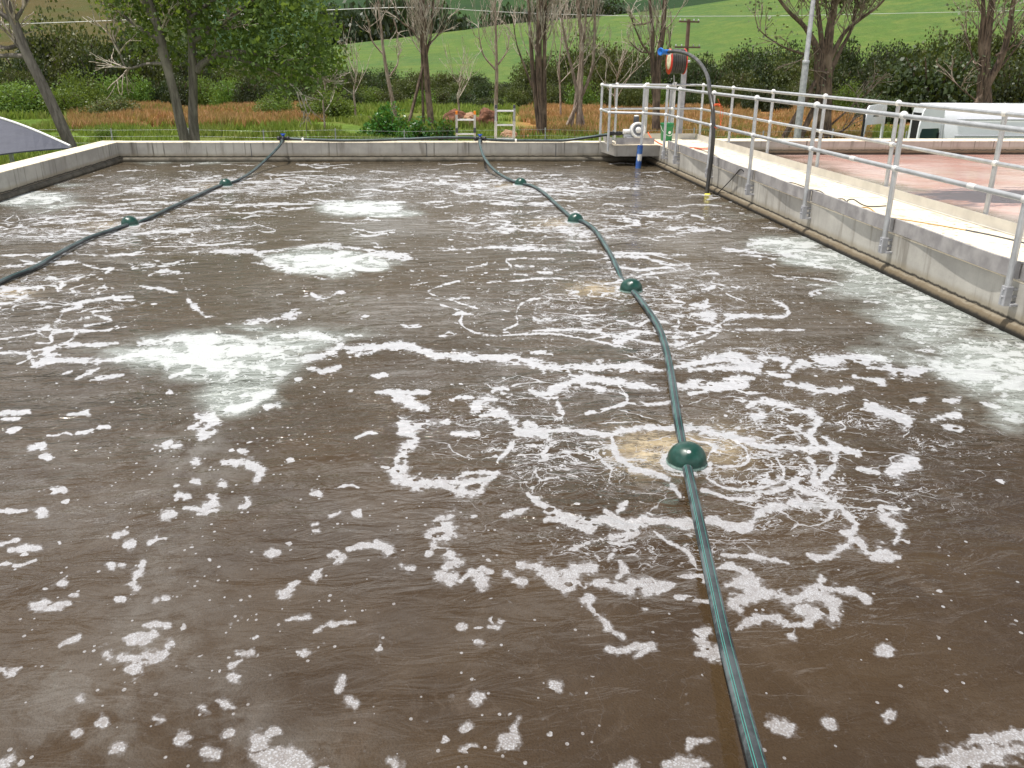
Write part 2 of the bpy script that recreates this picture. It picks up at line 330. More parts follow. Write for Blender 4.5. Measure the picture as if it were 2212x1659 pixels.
# ------------------------------------------------------------ tank walls
XL, XR, YB, WT = -6.62, 4.65, 19.3, .40
def wall(name, a, b, mat, label, top=True, bev=.012):
    t = thing(name, ((a[0]+b[0])/2, (a[1]+b[1])/2, a[2]), label, 'wall')
    MB().box(a, (b[0], b[1], b[2]-.012)).build('wall_body', mat, t)
    if top: MB().box((a[0]-.002, a[1]-.002, b[2]-.012), (b[0]+.002, b[1]+.002, b[2]), .004).build('wall_cap', M['top'], t)
    return t
wl_ = wall('concrete_wall', (XL-.42, -3, -1.7), (XL, YB+.36, WT), M['conc'], 'low concrete tank wall on the left side, running away from the viewer')
wb_ = wall('concrete_wall', (XL+.003, YB, -1.7), (4.60, YB+.36, WT-.004), M['conc'], 'concrete back wall of the brown tank, with the green hose lying on it')
wd_ = wall('concrete_wall', (XR, -3, -1.7), (5.86, 20.05, .42), M['conc'], 'concrete dividing wall carrying the pale walkway between the two tanks')
wp_ = wall('concrete_wall', (5.863, 19.55, -1.7), (26, 20.2, .404), M['conc2'], 'concrete wall behind the pink water, in front of the white van')
# rounded foot of the walls just above the water
for par, pts in ((wd_, [(XR, -2.9, .035), (XR, 19.2, .035)]), (wb_, [(XL+.01, YB, .03), (4.6, YB, .03)]), (wl_, [(XL, -2.9, .03), (XL, YB-.01, .03)])):
    MB().tube([np.array(pts[0])*(1-t)+np.array(pts[1])*t for t in np.linspace(0, 1, 30)], .055, 12).build('wall_foot', M['conc'] if par is wd_ else M['foot'], par)
# formwork joints on the back wall
for x in (-3.9, -.2, 2.6):
    MB().box((x, YB-.003, .0), (x+.012, YB+.004, WT-.03)).build('joint', M['darkgrey'], wb_)
t = thing('walkway_edge_beam', (5.3, 8, .42), 'thin raised concrete screed on top of the walkway', 'walkway')
bpy.data.objects.remove(t)

# ------------------------------------------------------------ guard rails
PZ, MZ = 1.57, 1.07
def postm(t, x, y, z0, bracket=0):
    p = MB().tube([(x, y, z0), (x, y, PZ)], .0265, 14).build('post', M['alu'], t)
    MB().ball((x, y, PZ+.006), .043).build('ball_joint', M['ball'], p)
    MB().ball((x, y, MZ), .040).build('ball_joint', M['ball'], p)
    if bracket:
        m = MB().box((x-.03, y-.035, z0-.02), (x+.03, y+.035, z0+.14), .005); m.box((x+.02*bracket, y-.05, z0-.02), (x+.085*bracket, y+.05, z0+.0), .003); m.tube([(x+bracket*.0-.045, y, z0+.05), (x+.09*bracket, y, z0+.05)], .012, 8); m.tube([(x-.04, y, z0+.11), (x+.09*bracket, y, z0+.11)], .012, 8)
        m.build('bracket', M['galv'], p)
    return p
nr = thing('guard_rail', (4.57, 10, .3), 'aluminium guard rail along the brown tank side of the walkway, bending round the pump ledge', 'railing')
PY = [2.35, 4.4, 6.44, 8.485, 10.54, 12.6, 14.61, 16.72]
NX = 4.565
for y in PY: postm(nr, NX, y, .24, 1)
corner = [(4.565, 17.62), (4.22, 18.12), (3.56, 18.30), (3.60, 19.45), (3.98, 19.72), (4.65, 19.8)]
postm(nr, 4.565, 17.62, .24, 1)
for (x, y) in corner[1:]: postm(nr, x, y, .40 if y > 19.3 else .30)
for z, nm in ((PZ, 'top_rail'), (MZ, 'mid_rail')):
    m = MB(); m.tube([(NX, -1.5, z), (NX, 17.62, z)], .024, 12)
    for a, b in zip(corner[:-1], corner[1:]): m.tube([(a[0], a[1], z), (b[0], b[1], z)], .024, 12)
    m.build(nm, M['alu'], nr)
for i, (y0, y1) in enumerate(zip([.3]+PY, PY+[17.62])):       # kick plates, one bent sheet to each bay
    n = 24; vs_ = []; 
    for j in range(n+1):
        t_ = j/n; y = y1+.015-(y1-y0+.03)*t_
        gapb = .004+.044*(1 if i % 2 else .86)*math.sin(min(1, t_/.80)*math.pi/2)**2.2*(1-.55*float(sst(.82, 1., t_)))
        x = XR-gapb-.003
        for (dx, z) in ((0, .435), (0, .572), (.022, .574), (.022, .566), (.004, .564), (.004, .435)): vs_.append((x+dx-(.5*max(0, .0)), y, z))
    m = MB(); m.add(vs_, [(j*6+q, (j+1)*6+q, (j+1)*6+(q+1) % 6, j*6+(q+1) % 6) for j in range(n) for q in range(6)])
    m.add(vs_[:6], [tuple(range(6))]); m.add(vs_[-6:], [tuple(range(6))[::-1]])
    m.build('kick_plate', M['plate'], nr)
    for yy in np.linspace(y0+.3, y1-.3, 4): pass
# splice sleeves on the mid rail
for y in (7.1, 9.35): MB().tube([(NX, y, MZ), (NX, y+.11, MZ)], .028, 12).build('sleeve', M['ball'], nr)
fr = thing('guard_rail', (5.9, 10, .4), 'aluminium guard rail on the pink tank side of the walkway', 'railing')
FX = 5.90
for y in (2.3, 4.5, 6.75, 8.93, 11.14, 13.35, 15.5, 17.66, 19.7): postm(fr, FX, y, .30, -1)
postm(fr, 4.72, 19.95, .42); postm(fr, 5.30, 19.95, .42)
for z, nm in ((PZ, 'top_rail'), (MZ, 'mid_rail')):
    m = MB(); m.tube([(FX, -1.5, z), (FX, 19.7, z)], .024, 12); m.tube([(FX, 19.7, z), (5.82, 19.95, z)], .024, 12); m.tube([(5.82, 19.95, z), (4.72, 19.95, z)], .024, 12); m.build(nm, M['alu'], fr)
m = MB(); m.box((5.845, -2, .424), (5.85, 19.78, .545)); m.box((5.82, -2, .424), (5.845, 19.78, .43)); m.build('kick_plate', M['plate2'], fr)
MB().box((4.66, 19.80, .424), (5.84, 19.806, .545)).build('kick_plate', M['plate2'], fr)
# ------------------------------------------------------------ ledge with blower
lg = thing('pump_ledge', (4.15, 18.8, .2), 'projecting concrete ledge in the far corner of the brown tank under the blower', 'ledge')
MB().add([(3.72, 18.30, .20), (XR-.004, 18.30, .20), (XR-.004, 19.297, .20), (3.60, 19.297, .20), (3.70, 18.28, .415), (XR-.004, 18.28, .415), (XR-.004, 19.297, .415), (3.56, 19.297, .415)],
   [(0, 3, 2, 1), (4, 5, 6, 7), (0, 1, 5, 4), (1, 2, 6, 5), (2, 3, 7, 6), (3, 0, 4, 7)]).build('ledge_body', M['conc'], lg)
m = MB(); m.box((3.68, 18.26, .417), (4.60, 19.29, .435), .004); m.build('ledge_top', M['top'], lg)
m = MB(); m.box((3.74, 18.37, .437), (4.55, 18.376, .56)); m.box((3.66, 18.40, .437), (3.666, 19.4, .56)); m.build('kick_plate', M['plate'], lg)
bl = thing('blower', (4.18, 18.7, .44), 'round grey side-channel blower on the corner ledge, feeding the green hose', 'blower')
c0 = Vector((4.235, 18.62, .70)); ax = Vector((.10, -1, .12)).normalized()
m = MB(); m.lathe([(.001, -.09), (.13, -.09), (.158, -.075), (.165, -.04), (.165, .0), (.155, .02), (.15, .025)], 36, c0, ax); m.build('housing', M['grey'], bl)
m = MB(); m.lathe([(.15, .02), (.162, .03), (.162, .055), (.15, .07), (.118, .072), (.115, .06)], 36, c0, ax); m.build('cover', M['white'], bl)
m = MB(); m.lathe([(.117, .06), (.06, .062)], 36, c0, ax, False); m.build('vent_ring', M['grey'], bl)
m = MB(); u = ax.orthogonal().normalized(); v = ax.cross(u)
for i in range(24):
    a = 2*math.pi*i/24; d = u*math.cos(a)+v*math.sin(a); e = -u*math.sin(a)+v*math.cos(a)
    m.obox(c0+ax*.063+d*.09, d*.022, e*.006, ax*.003)
m.build('vent_slots', M['darkgrey'], bl)
m = MB(); m.lathe([(.062, .06), (.06, .085), (.045, .095), (.001, .097)], 28, c0, ax); m.build('hub', M['white'], bl)
m = MB(); m.lathe([(.055, 0), (.058, .02), (.058, .11), (.05, .125), (.001, .13)], 20, c0+Vector((-.02, .08, .15))); m.build('motor_cap', M['darkgrey'], bl)
m = MB(); m.lathe([(.05, 0), (.045, .012), (.001, .02)], 20, c0+Vector((-.02, .08, .28))); m.build('cap_lid', M['white'], bl)
m = MB(); m.tube([c0+Vector((-.02, .03, -.03)), c0+Vector((-.30, .03, -.03))], .05, 18); m.build('outlet_pipe', M['white'], bl)
m = MB(); m.box((4.00, 18.55, .437), (4.36, 18.58, .56), .004); m.box((4.00, 18.74, .437), (4.36, 18.77, .56), .004); m.box((3.95, 18.60, .55), (4.15, 18.73, .61), .01); m.build('mount', M['grey'], bl)

# ------------------------------------------------------------ hoses and floats
def hosemesh(path, rad, parent, name='hose_run', mat=None, n=20):
    pts = [Vector(p) for p in path]; m = MB(); m.tube(pts, rad, n)
    o = m.build(name, mat or M['hose'], parent)
    a = o.data.attributes.new('around', 'FLOAT', 'POINT'); nv = len(o.data.vertices)
    vals = []
    for i in range(nv): vals.append((i % n)/n)
    a.data.foreach_set('value', vals); return o
FL_A = [gz(1483, 1000), gz(1363, 628), gz(1243, 479), gz(1125, 399)]
FL_B = [gz(488, 401), gz(281, 486)]
def zp(x, y, z): return gz(x, y, z)
A = [zp(*p) for p in [(1036, 303, .44), (1038, 318, .40), (1047, 342, .26), (1066, 366, .12), (1092, 384, .05), (1122, 396, .02), (1150, 402, .025), (1175, 417, .03), (1195, 435, .03), (1217, 455, .03), (1240, 474, .02), (1262, 480, .03), (1285, 497, .035), (1303, 523, .035), (1322, 556, .03), (1334, 582, .01), (1342, 602, -.02), (1358, 622, -.02),
   (1372, 634, .02), (1395, 664, .03), (1420, 702, .035), (1436, 745, .035), (1448, 800, .035), (1457, 860, .035), (1464, 905, .025), (1471, 945, -.005), (1478, 985, -.01), (1487, 1022, .02), (1505, 1105, .05), (1533, 1235, .07), (1566, 1385, .10), (1603, 1530, .14), (1640, 1665, .19), (1690, 1840, .28)]]
sp = smoothpath(A, 8)
rads = [.027]*len(sp)
B_END = 0
ha = thing('floating_hose', tuple(A[0]), 'long striped dark hose from the middle valve through four green floats to the bottom', 'hose'); hosemesh(sp, rads, ha)
B = [zp(*p) for p in [(612, 300, .44), (606, 312, .40), (590, 330, .27), (566, 353, .14), (540, 374, .06), (512, 390, .03), (488, 398, .01), (466, 404, .03), (425, 423, .035), (375, 446, .035), (325, 470, .03), (300, 480, .01), (268, 488, .02), (235, 499, .035), (190, 515, .035), (135, 543, .04), (75, 578, .03), (20, 600, .03), (-45, 632, .02), (-180, 700, .03), (-700, 1000, .03)]]
hb = thing('floating_hose', tuple(B[0]), 'dark hose running from the left valve through two green floats to the left edge', 'hose'); hosemesh(smoothpath(B+[np.array([B[-1][0]-.05, 1.0, .03]), np.array([B[-1][0]+.1, -2.95, .03])], 8), .025, hb)
man = [at(612, 299, 19.42), at(650, 301, 19.42), at(720, 303, 19.42), at(790, 303, 19.42), at(870, 301, 19.42), at(950, 297.5, 19.42), at(1010, 297.5, 19.42), at(1036, 299, 19.42), at(1062, 302, 19.42), at(1110, 305, 19.42), at(1160, 305.5, 19.42), at(1220, 303, 19.38), at(1275, 296, 19.2), at(1322, 289.5, 18.9), at(1345, 288, 18.7)]
for p in man: p[2] = max(p[2], .425)
hm = thing('supply_hose', tuple(man[0]), 'green supply hose lying on the back wall from left valve to blower', 'hose'); hosemesh(smoothpath(man, 8), .029, hm)
for q in (man[1], man[9]):
    m = MB(); m.lathe([(.034, -.02), (.036, 0), (.034, .02)], 16, q+np.array([.04, 0, 0]), (1, 0, 0)); m.box((q[0]+.025, q[1]-.03, .40), (q[0]+.055, q[1]-.025, q[2])); m.build('hose_clip', M['white'], hm)
m = MB(); q = man[-1]; m.lathe([(.03, -.30), (.042, -.29), (.042, -.2), (.03, -.19), (.03, -.16), (.044, -.15), (.044, -.07), (.032, -.06), (.032, .0)], 18, q+np.array([.02, 0, 0]), (1, -.05, .02)); m.build('coupling', M['black'], hm)
def valve(q, label, dirv):
    t = thing('tee_valve', tuple(q), label, 'valve'); q = Vector(q)
    m = MB(); m.lathe([(.03, -.13), (.045, -.125), (.045, -.07), (.034, -.065), (.034, .065), (.045, .07), (.045, .125), (.03, .13)], 18, q, (1, 0, 0)); m.ball(q, .05); m.build('body', M['black'], t)
    d = Vector(dirv).normalized(); m = MB(); m.lathe([(.035, .02), (.035, .06), (.047, .065), (.047, .12), (.036, .125), (.033, .15)], 18, q, d); m.build('outlet', M['black'], t)
    m = MB(); m.lathe([(.02, .03), (.02, .055), (.035, .06), (.038, .085), (.02, .09), (.001, .092)], 14, q, (0, 0, 1)); m.box((q.x-.055, q.y-.012, q.z+.085), (q.x+.055, q.y+.012, q.z+.10), .004); m.build('handle', M['blue'], t)
valve(at(612, 299, 19.40), 'black tee valve with blue handle at the left end of the supply hose', (-.25, -1, -.6))
valve(at(1037, 300, 19.40), 'black tee valve with blue handle on the back wall in front of the ladders', (0, -1, -.55))
def floatball(p, lab):
    p = np.array(p); o = (p[0], p[1], 0.); r = .108
    t = thing('hose_float', o, lab, 'float', 'green floats on the hoses')
    prof = [(r*1.0, -.05), (r*1.0, .0), (r*.985, .022)]+[(r*math.cos(a)*.985, .022+r*.90*math.sin(a)) for a in np.linspace(.15, math.pi/2-.02, 12)]
    MB().lathe(prof, 40, o).build('dome', M['float'], t)
    MB().lathe([(r*1.0, -.002), (r*1.035, .004), (r*1.035, .012), (r*1.0, .016)], 40, o).build('rim', M['float'], t)
    MB().lathe([(.012, 0), (.012, .006), (.001, .008)], 10, (o[0]-.012, o[1]-.062, .092), (-.1, -.6, .75)).build('glint_disc', M['ball'], t)  # white disc standing in for the sun's highlight on the dome
for p, l in zip(FL_A+FL_B, ['largest green dome float, nearest the viewer on the long hose', 'second green dome float from the viewer on the long hose', 'third green dome float from the viewer on the long hose', 'farthest green dome float on the long hose from the middle valve',
        'far green dome float on the left hose, near the back wall', 'green dome float on the left hose nearest the left edge']): floatball(p, l)

# ------------------------------------------------------------ items by the walkway
t = thing('blue_pipe', (4.11, 17.9, 0), 'scuffed blue pipe with torn white label standing in the water under the ledge', 'pipe')
a_, b_ = Vector((4.115, 17.9, -.3)), Vector((4.155, 17.93, .455)); d_ = (b_-a_)
m = MB(); m.tube([a_+d_*f for f in np.linspace(0, 1, 8)], .057, 24, False); m.tube([b_, b_-d_*.3], .051, 24, False); m.lathe([(.057, 0), (.051, .0)], 24, b_, d_); m.build('tube', M['bluepipe'], t)
vs_ = []; nn = 10
for j in range(7):
    for i in range(nn):
        an = -2.5+1.9*i/(nn-1)+.1*math.sin(j*2.1); h = .60+.17*j/6+.02*math.sin(i*1.9)*(j in (0, 6)); q = a_+d_*h; vs_.append((q.x+.0585*math.cos(an), q.y+.0585*math.sin(an), q.z))
MB().add(vs_, [(j*nn+i, j*nn+i+1, (j+1)*nn+i+1, (j+1)*nn+i) for j in range(6) for i in range(nn-1)], True).build('label', M['offwhite'], t)
# bucket
bx, by = 5.08, 19.45
t = thing('bucket', (bx, by, .42), 'green plastic bucket with wire handle and round white mark on the walkway end', 'bucket')
m = MB(); m.lathe([(.001, 0), (.118, 0), (.124, .01), (.140, .30), (.146, .302), (.146, .315), (.141, .317), (.143, .345), (.150, .347), (.150, .372), (.140, .375), (.136, .36), (.118, .02), (.001, .018)], 36, (bx, by, .42)); m.build('pail', M['green'], t)
m = MB(); m.tube(smoothpath([(bx-.148, by-.02, .74), (bx-.13, by-.08, .66), (bx-.07, by-.135, .58), (bx+.0, by-.15, .54), (bx+.07, by-.15, .55), (bx+.13, by-.09, .62), (bx+.148, by-.02, .74)], 6), .004, 6); m.build('handle', M['ball'], t)
m = MB(); d = Vector((.25, -.95, .03)).normalized(); u = Vector((.95, .25, 0)); vv_ = Vector((-.0, -.06, 1)).normalized(); cc = Vector((bx, by, .59))+Vector((.25, -.95, 0)).normalized()*.1345
def curved(cx, cz, w_, h_, n=8):
    vs_ = []
    for j in range(3):
        for i in range(n+1):
            s_ = (i/n*2-1); ww = w_*(math.sqrt(max(.001, 1-((j-1)*.92)**2)) if h_ == w_ else 1); an = math.atan2(-.95, .25)+(cx+s_*ww)/.132; zz = cz+(j-1)*h_*.95; rr_ = .120+.02*(zz-.42)/.3+.0035
            vs_.append((bx+rr_*math.cos(an), by+rr_*math.sin(an), zz))
    return vs_, [(j*(n+1)+i, j*(n+1)+i+1, (j+1)*(n+1)+i+1, (j+1)*(n+1)+i) for j in range(2) for i in range(n)]
m = MB(); vs_ = []; ncir = 24
for i in range(ncir+1):
    an = 2*math.pi*i/ncir; dx, dz = (.032*math.cos(an), .032*math.sin(an)) if i < ncir else (0, 0); zz = .60+dz; th = math.atan2(-.95, .25)+dx/.132; rr_ = .124+.02*(zz-.42)/.3
    vs_.append((bx+rr_*math.cos(th), by+rr_*math.sin(th), zz))
m.add(vs_, [(i, (i+1) % ncir, ncir) for i in range(ncir)]); vv2, ff2 = curved(.005, .53, .03, .004); m.add(vv2, ff2); m.build('mark', M['white'], t)
# post with hose reel
px_, py_ = 5.62, 20.35
t = thing('reel_post', (px_, py_, -1.5), 'square grey steel post behind the walkway end, carrying the hose reel', 'post')
MB().box((px_-.05, py_-.05, -1.5), (px_+.05, py_+.05, 2.20), .004).build('shaft', M['galv'], t); MB().box((px_-.052, py_-.052, 2.202), (px_+.052, py_+.052, 2.215)).build('cap', M['alu'], t)
t = thing('drain_pipe', (5.42, 20.3, -1.5), 'white plastic conduit standing beside the grey reel post', 'pipe')
MB().tube([(5.42, 20.3, -1.5), (5.42, 20.3, 1.56)], .03, 14).build('conduit', M['white'], t); MB().tube([(5.42, 20.3, 1.50), (5.42, 20.3, 1.62)], .042, 14).build('cap', M['white'], t)
t = thing('cable_duct', (5.33, 20.25, .42), 'wide grey cable duct rising behind the railing left of the reel post', 'duct')
MB().box((5.30, 20.2, -1.5), (5.36, 20.26, 1.55), .004).build('duct', M['galv'], t)
rc = Vector((5.30, 19.85, 2.06)); rax = Vector((-1, -.02, 0)).normalized()
t = thing('hose_reel', tuple(rc), 'red hose reel wound with black hose, mounted on the grey post', 'hose reel')
HW = .155
for s_ in (-1, 1):
    o_ = MB().lathe([(.10, HW*s_), (.262, HW*s_), (.27, (HW+.008)*s_), (.262, (HW+.018)*s_), (.10, (HW+.018)*s_)], 44, rc, rax).build('flange', M['red'], t)
MB().lathe([(.001, HW+.024), (.10, HW+.024), (.165, HW+.022), (.17, HW+.012), (.1, HW+.005)], 36, rc, rax).build('cream_disc', M['cream'], t)
m = MB(); prof = [(.1, -HW)]
for i in range(7):
    c_ = -HW+.022+i*.0445
    for a in np.linspace(-1.4, 1.4, 6): prof.append((.236+.006*math.sin(i*2.3)+.02*math.cos(a), c_+.022*math.sin(a)))
prof.append((.1, HW)); m.lathe(prof, 44, rc, rax); m.build('wound_hose', M['blackhose'], t)
m = MB(); m.obox(rc+Vector((.26, .30, 0)), (.12, .14, 0), (.02, -.02, 0), (0, 0, .03)); m.tube([rc-rax*.3, rc+rax*.05], .03, 12); m.tube([rc+Vector((-.05, -.04, -.28)), rc+Vector((.0, .0, -.62))], .012, 8); m.build('bracket', M['galv'], t)
# black hose arching from its blue fitting down into the tank
bh = [at(*p) for p in [(1441, 112.5, 18.1), (1460, 111.5, 17.8), (1480, 115, 17.3), (1500, 125, 16.7), (1517, 143, 16.0), (1529, 168, 15.3), (1535.5, 200, 14.7), (1539, 230, 14.42), (1541, 260, 14.3), (1541, 290, 14.25), (1538, 330, 14.25), (1533, 370, 14.25), (1528, 408, 14.22)]]
for p in bh[6:]: p[0] = min(p[0], 4.52)
q_ = bh[-1].copy(); q_[2] = -.25; bh.append(q_)
t = thing('drop_hose', tuple(bh[-2]), 'thick black hose arching from its blue end over the railing into brown water', 'hose')
MB().tube(smoothpath(bh, 7), .033, 16).build('hose_run', M['blackhose'], t)
d = Vector(bh[0])-Vector(bh[1]); d = Vector((-.80, -.55, .03)).normalized(); b0 = Vector(bh[0])
MB().lathe([(.042, -.06), (.05, -.05), (.05, .03), (.044, .04), (.044, .1), (.05, .11), (.05, .17), (.07, .175), (.076, .19), (.07, .205), (.055, .205), (.04, .19), (.001, .188)], 26, b0, d).build('blue_fitting', simple('bright_blue_fitting', srgb(20, 110, 200), .35), t)
MB().lathe([(.046, -.11), (.049, -.1), (.049, -.07), (.046, -.06)], 20, b0, d).build('clamp', M['ball'], t)
MB().lathe([(.001, .015), (.035, .015), (.05, .005), (.052, -.01)], 18, (bh[-2][0], bh[-2][1]-.03, 0)).build('yellow_collar', M['yellow'], t)
t = thing('lashing_cord', (4.53, 14.25, 1.4), 'orange cord tying the black drop hose to the railing post', 'cord')
m = MB(); yb, xb = 14.28, 4.50
for z in (1.40, 1.415, 1.06): m.tube([(xb+.045*math.cos(a)+.02, yb+.05*math.sin(a), z+.012*math.sin(a*2)) for a in np.linspace(0, 6.28, 14)], .0045, 6)
m.tube(smoothpath([(4.55, 14.35, 1.5), (4.60, 14.33, 1.38), (4.60, 14.30, 1.2), (4.62, 14.28, 1.1), (4.60, 14.2, 1.02)], 5), .004, 6); m.tube(smoothpath([(4.57, 14.35, 1.46), (4.64, 14.3, 1.3), (4.60, 14.26, 1.06), (4.66, 14.2, 1.05)], 5), .004, 6)
m.ball((4.6, 14.2, 1.07), .014); m.build('knot', M['orangecord'], t)
def cable(pts, rad, mat, label, nm='cable', zoff=0.):
    p = smoothpath(pts, 6); t = thing(nm, tuple(pts[0]), label, 'cable'); MB().tube(p, rad, 8).build('strand', mat, t)
WZ = .426
w5 = lambda x, y, z=WZ: gz(1491+x*.3677, 338.9+y*.3677, z)
cable([w5(540, 150), w5(600, 152), w5(660, 172), w5(700, 190), w5(760, 200), w5(800, 225), w5(850, 245), w5(900, 248), w5(930, 275), w5(1000, 300), w5(1050, 320)], .006, M['black'], 'thin black cable snaking along the walkway edge')
cable([w5(925, 275), w5(925, 255), w5(960, 250), w5(1010, 280), w5(1060, 292), w5(1150, 288)], .007, M['black'], 'looped black cable beside the yellow lead on the walkway')
cable([w5(990, 297), w5(1050, 300), w5(1100, 335), w5(1170, 355), w5(1300, 375), w5(1450, 400), w5(1620, 430)], .0055, M['yellowcord'], 'yellow extension lead running along the walkway towards the viewer')
cable([w5(1620, 430), w5(1760, 458), w5(1900, 490), w5(2100, 540)], .008, M['darkgrey'], 'dark lead continuing from the yellow lead along the walkway')
cable([(XR-.05, 12.95, .52), (XR-.055, 13.1, .53), (XR-.05, 13.35, .40), (XR-.05, 13.7, .22), (XR-.055, 13.95, .09), (XR-.06, 14.15, .0), (XR-.08, 14.3, -.08)], .008, M['black'], 'black cable drooping over the kick plate into the brown water')
c1 = lambda x, y, z=WZ: gz(1287.6+x*.12255, 169.4+y*.12255, z)
cable([c1(1640, 1225), c1(1750, 1222), c1(1850, 1230), c1(1980, 1228), c1(2040, 1235), c1(1980, 1248), c1(1850, 1248), c1(1740, 1235)], .010, M['orangecord'], 'orange rope coil lying on the far walkway', 'rope')
cable([at(1400, 286, 18.9), at(1402, 291, 18.75), at(1406, 297, 18.6), at(1409, 300, 18.45), at(1424, 309.5, 18.3), at(1430, 312, 18.22), at(1420, 308, 18.3)], .012, M['orangecord'], 'orange rope hanging down behind the blower', 'rope')

# ------------------------------------------------------------ ladders
def ladder(x0, x1, ztop, rungs, label, tip, sleeve=None):
    Yl = 19.74; t = thing('ladder', ((x0+x1)/2, Yl, -1.5), label, 'ladder', 'aluminium ladders leaning on the back wall')
    lean = lambda z: Yl+.02+(.42-z)*.22 if z < .42 else Yl+.02-(z-.42)*.10
    for x in (x0, x1):
        st = MB().obox(((x), (lean(-1.5)+lean(ztop))/2, (ztop-1.5)/2), (.024, 0, 0), (0, .030, 0), (0, (lean(ztop)-lean(-1.5))/2, (ztop+1.5)/2)).build('stile', M['plate2'] if sleeve is None else M['alu'], t)
        MB().box((x-.024, lean(ztop)-.035, ztop-.045), (x+.024, lean(ztop)+.035, ztop+.03), .006).build('end_cap', tip, st)
        if sleeve: MB().obox((x, (lean(-1.5)+lean(sleeve))/2, (sleeve-1.5)/2), (.028, 0, 0), (0, .038, 0), (0, (lean(sleeve)-lean(-1.5))/2, (sleeve+1.5)/2)).build('outer_stile', M['plate2'], t)
        if not sleeve: MB().box((x-.03, lean(.62)-.04, .56), (x+.03, lean(.62)+.04, .66), .006).build('lock', M['darkgrey'], st)
    for z in rungs: MB().box((x0+.012, lean(z)-.03, z-.018), (x1-.012, lean(z)+.03, z+.018), .006).build('rung', M['ball'], t)
ladder(.469, .864, .99, [.834, .532, .23, -.07, -.37, -.67, -.97], 'shorter aluminium ladder with orange end caps behind the middle valve', M['orange'])
ladder(1.325, 1.727, 1.12, [1.023, .726, .434, .13, -.17, -.47, -.77], 'taller grey ladder with dark end caps, right of the orange-tipped one', M['darkgrey'], .81)

# ------------------------------------------------------------ van
k_ = 25.0
vx0 = 14.75; vtop = .93; vb = -1.5; vy = 25.0
t = thing('van', (vx0+2.6, vy+1, vb), 'white high-roof panel van parked behind the pink tank with its rear doors open', 'van')
def vsec(y0, y1, x):     # body cross-section at x, rounded roof
    w_ = (y1-y0)/2; c_ = (y0+y1)/2; P = []
    for (dy, z) in [(-1, .35), (-1.0, .9), (-1.0, 1.35), (-.975, 1.75), (-.93, 2.1), (-.88, 2.28), (-.80, 2.38), (-.6, 2.43), (0, 2.46), (.6, 2.43), (.80, 2.38), (.88, 2.28), (.93, 2.1), (.975, 1.75), (1, 1.35), (1, .9), (1, .35)]:
        P.append((x, c_+dy*w_, vb+z))
    return P
xs = [vx0, vx0+.05, vx0+1.8, vx0+3.2, vx0+3.7, vx0+4.5, vx0+5.0, vx0+5.6, vx0+5.75]
hs = [.985, 1, 1, 1, .985, .8, .53, .45, .30]; m = MB(); ps = []
for x, h in zip(xs, hs):
    P = vsec(vy, vy+2.0, x); ps += [(a, b, vb+.35+(c-vb-.35)*h) for a, b, c in P]
m.add(ps, [(i*17+j, i*17+j+1, (i+1)*17+j+1, (i+1)*17+j) for i in range(len(xs)-1) for j in range(16)], True)
m.add(ps[:17], [tuple(range(17))[::-1]]); m.add(ps[-17:], [tuple(range(17))]); body = m.build('body', M['paint'], t)
m = MB()
for z, zz in ((2.02, 2.06), (1.55, 1.60)): m.box((vx0+.35, vy-.004, vb+z), (vx0+3.0, vy+.05, vb+zz), .01)
m.build('side_rib', M['grey'], t)
MB().box((vx0-.004, vy+.14, vb+.55), (vx0+.002, vy+1.86, vb+2.15)).build('load_opening', M['rubber'], t)
MB().box((vx0+4.0, vy-.006, vb+1.25), (vx0+4.75, vy+.02, vb+1.85), .01).build('side_window', M['glass'], t)
for xx in (vx0+.95, vx0+4.75):
    for yy in (vy+.02, vy+1.78):
        wq = MB().lathe([(.2, 0), (.34, .0), (.36, .03), (.36, .17), (.34, .2), (.2, .2)], 26, (xx, yy, vb+.36), (0, 1, 0)).build('wheel', M['rubber'], t)
        MB().lathe([(.001, .04), (.2, .03), (.2, .17), (.001, .16)], 20, (xx, yy, vb+.36), (0, 1, 0)).build('rim', M['grey'], wq)
MB().box((vx0+5.70, vy+.1, vb+.4), (vx0+5.85, vy+1.9, vb+.7), .03).build('bumper', M['darkgrey'], t)
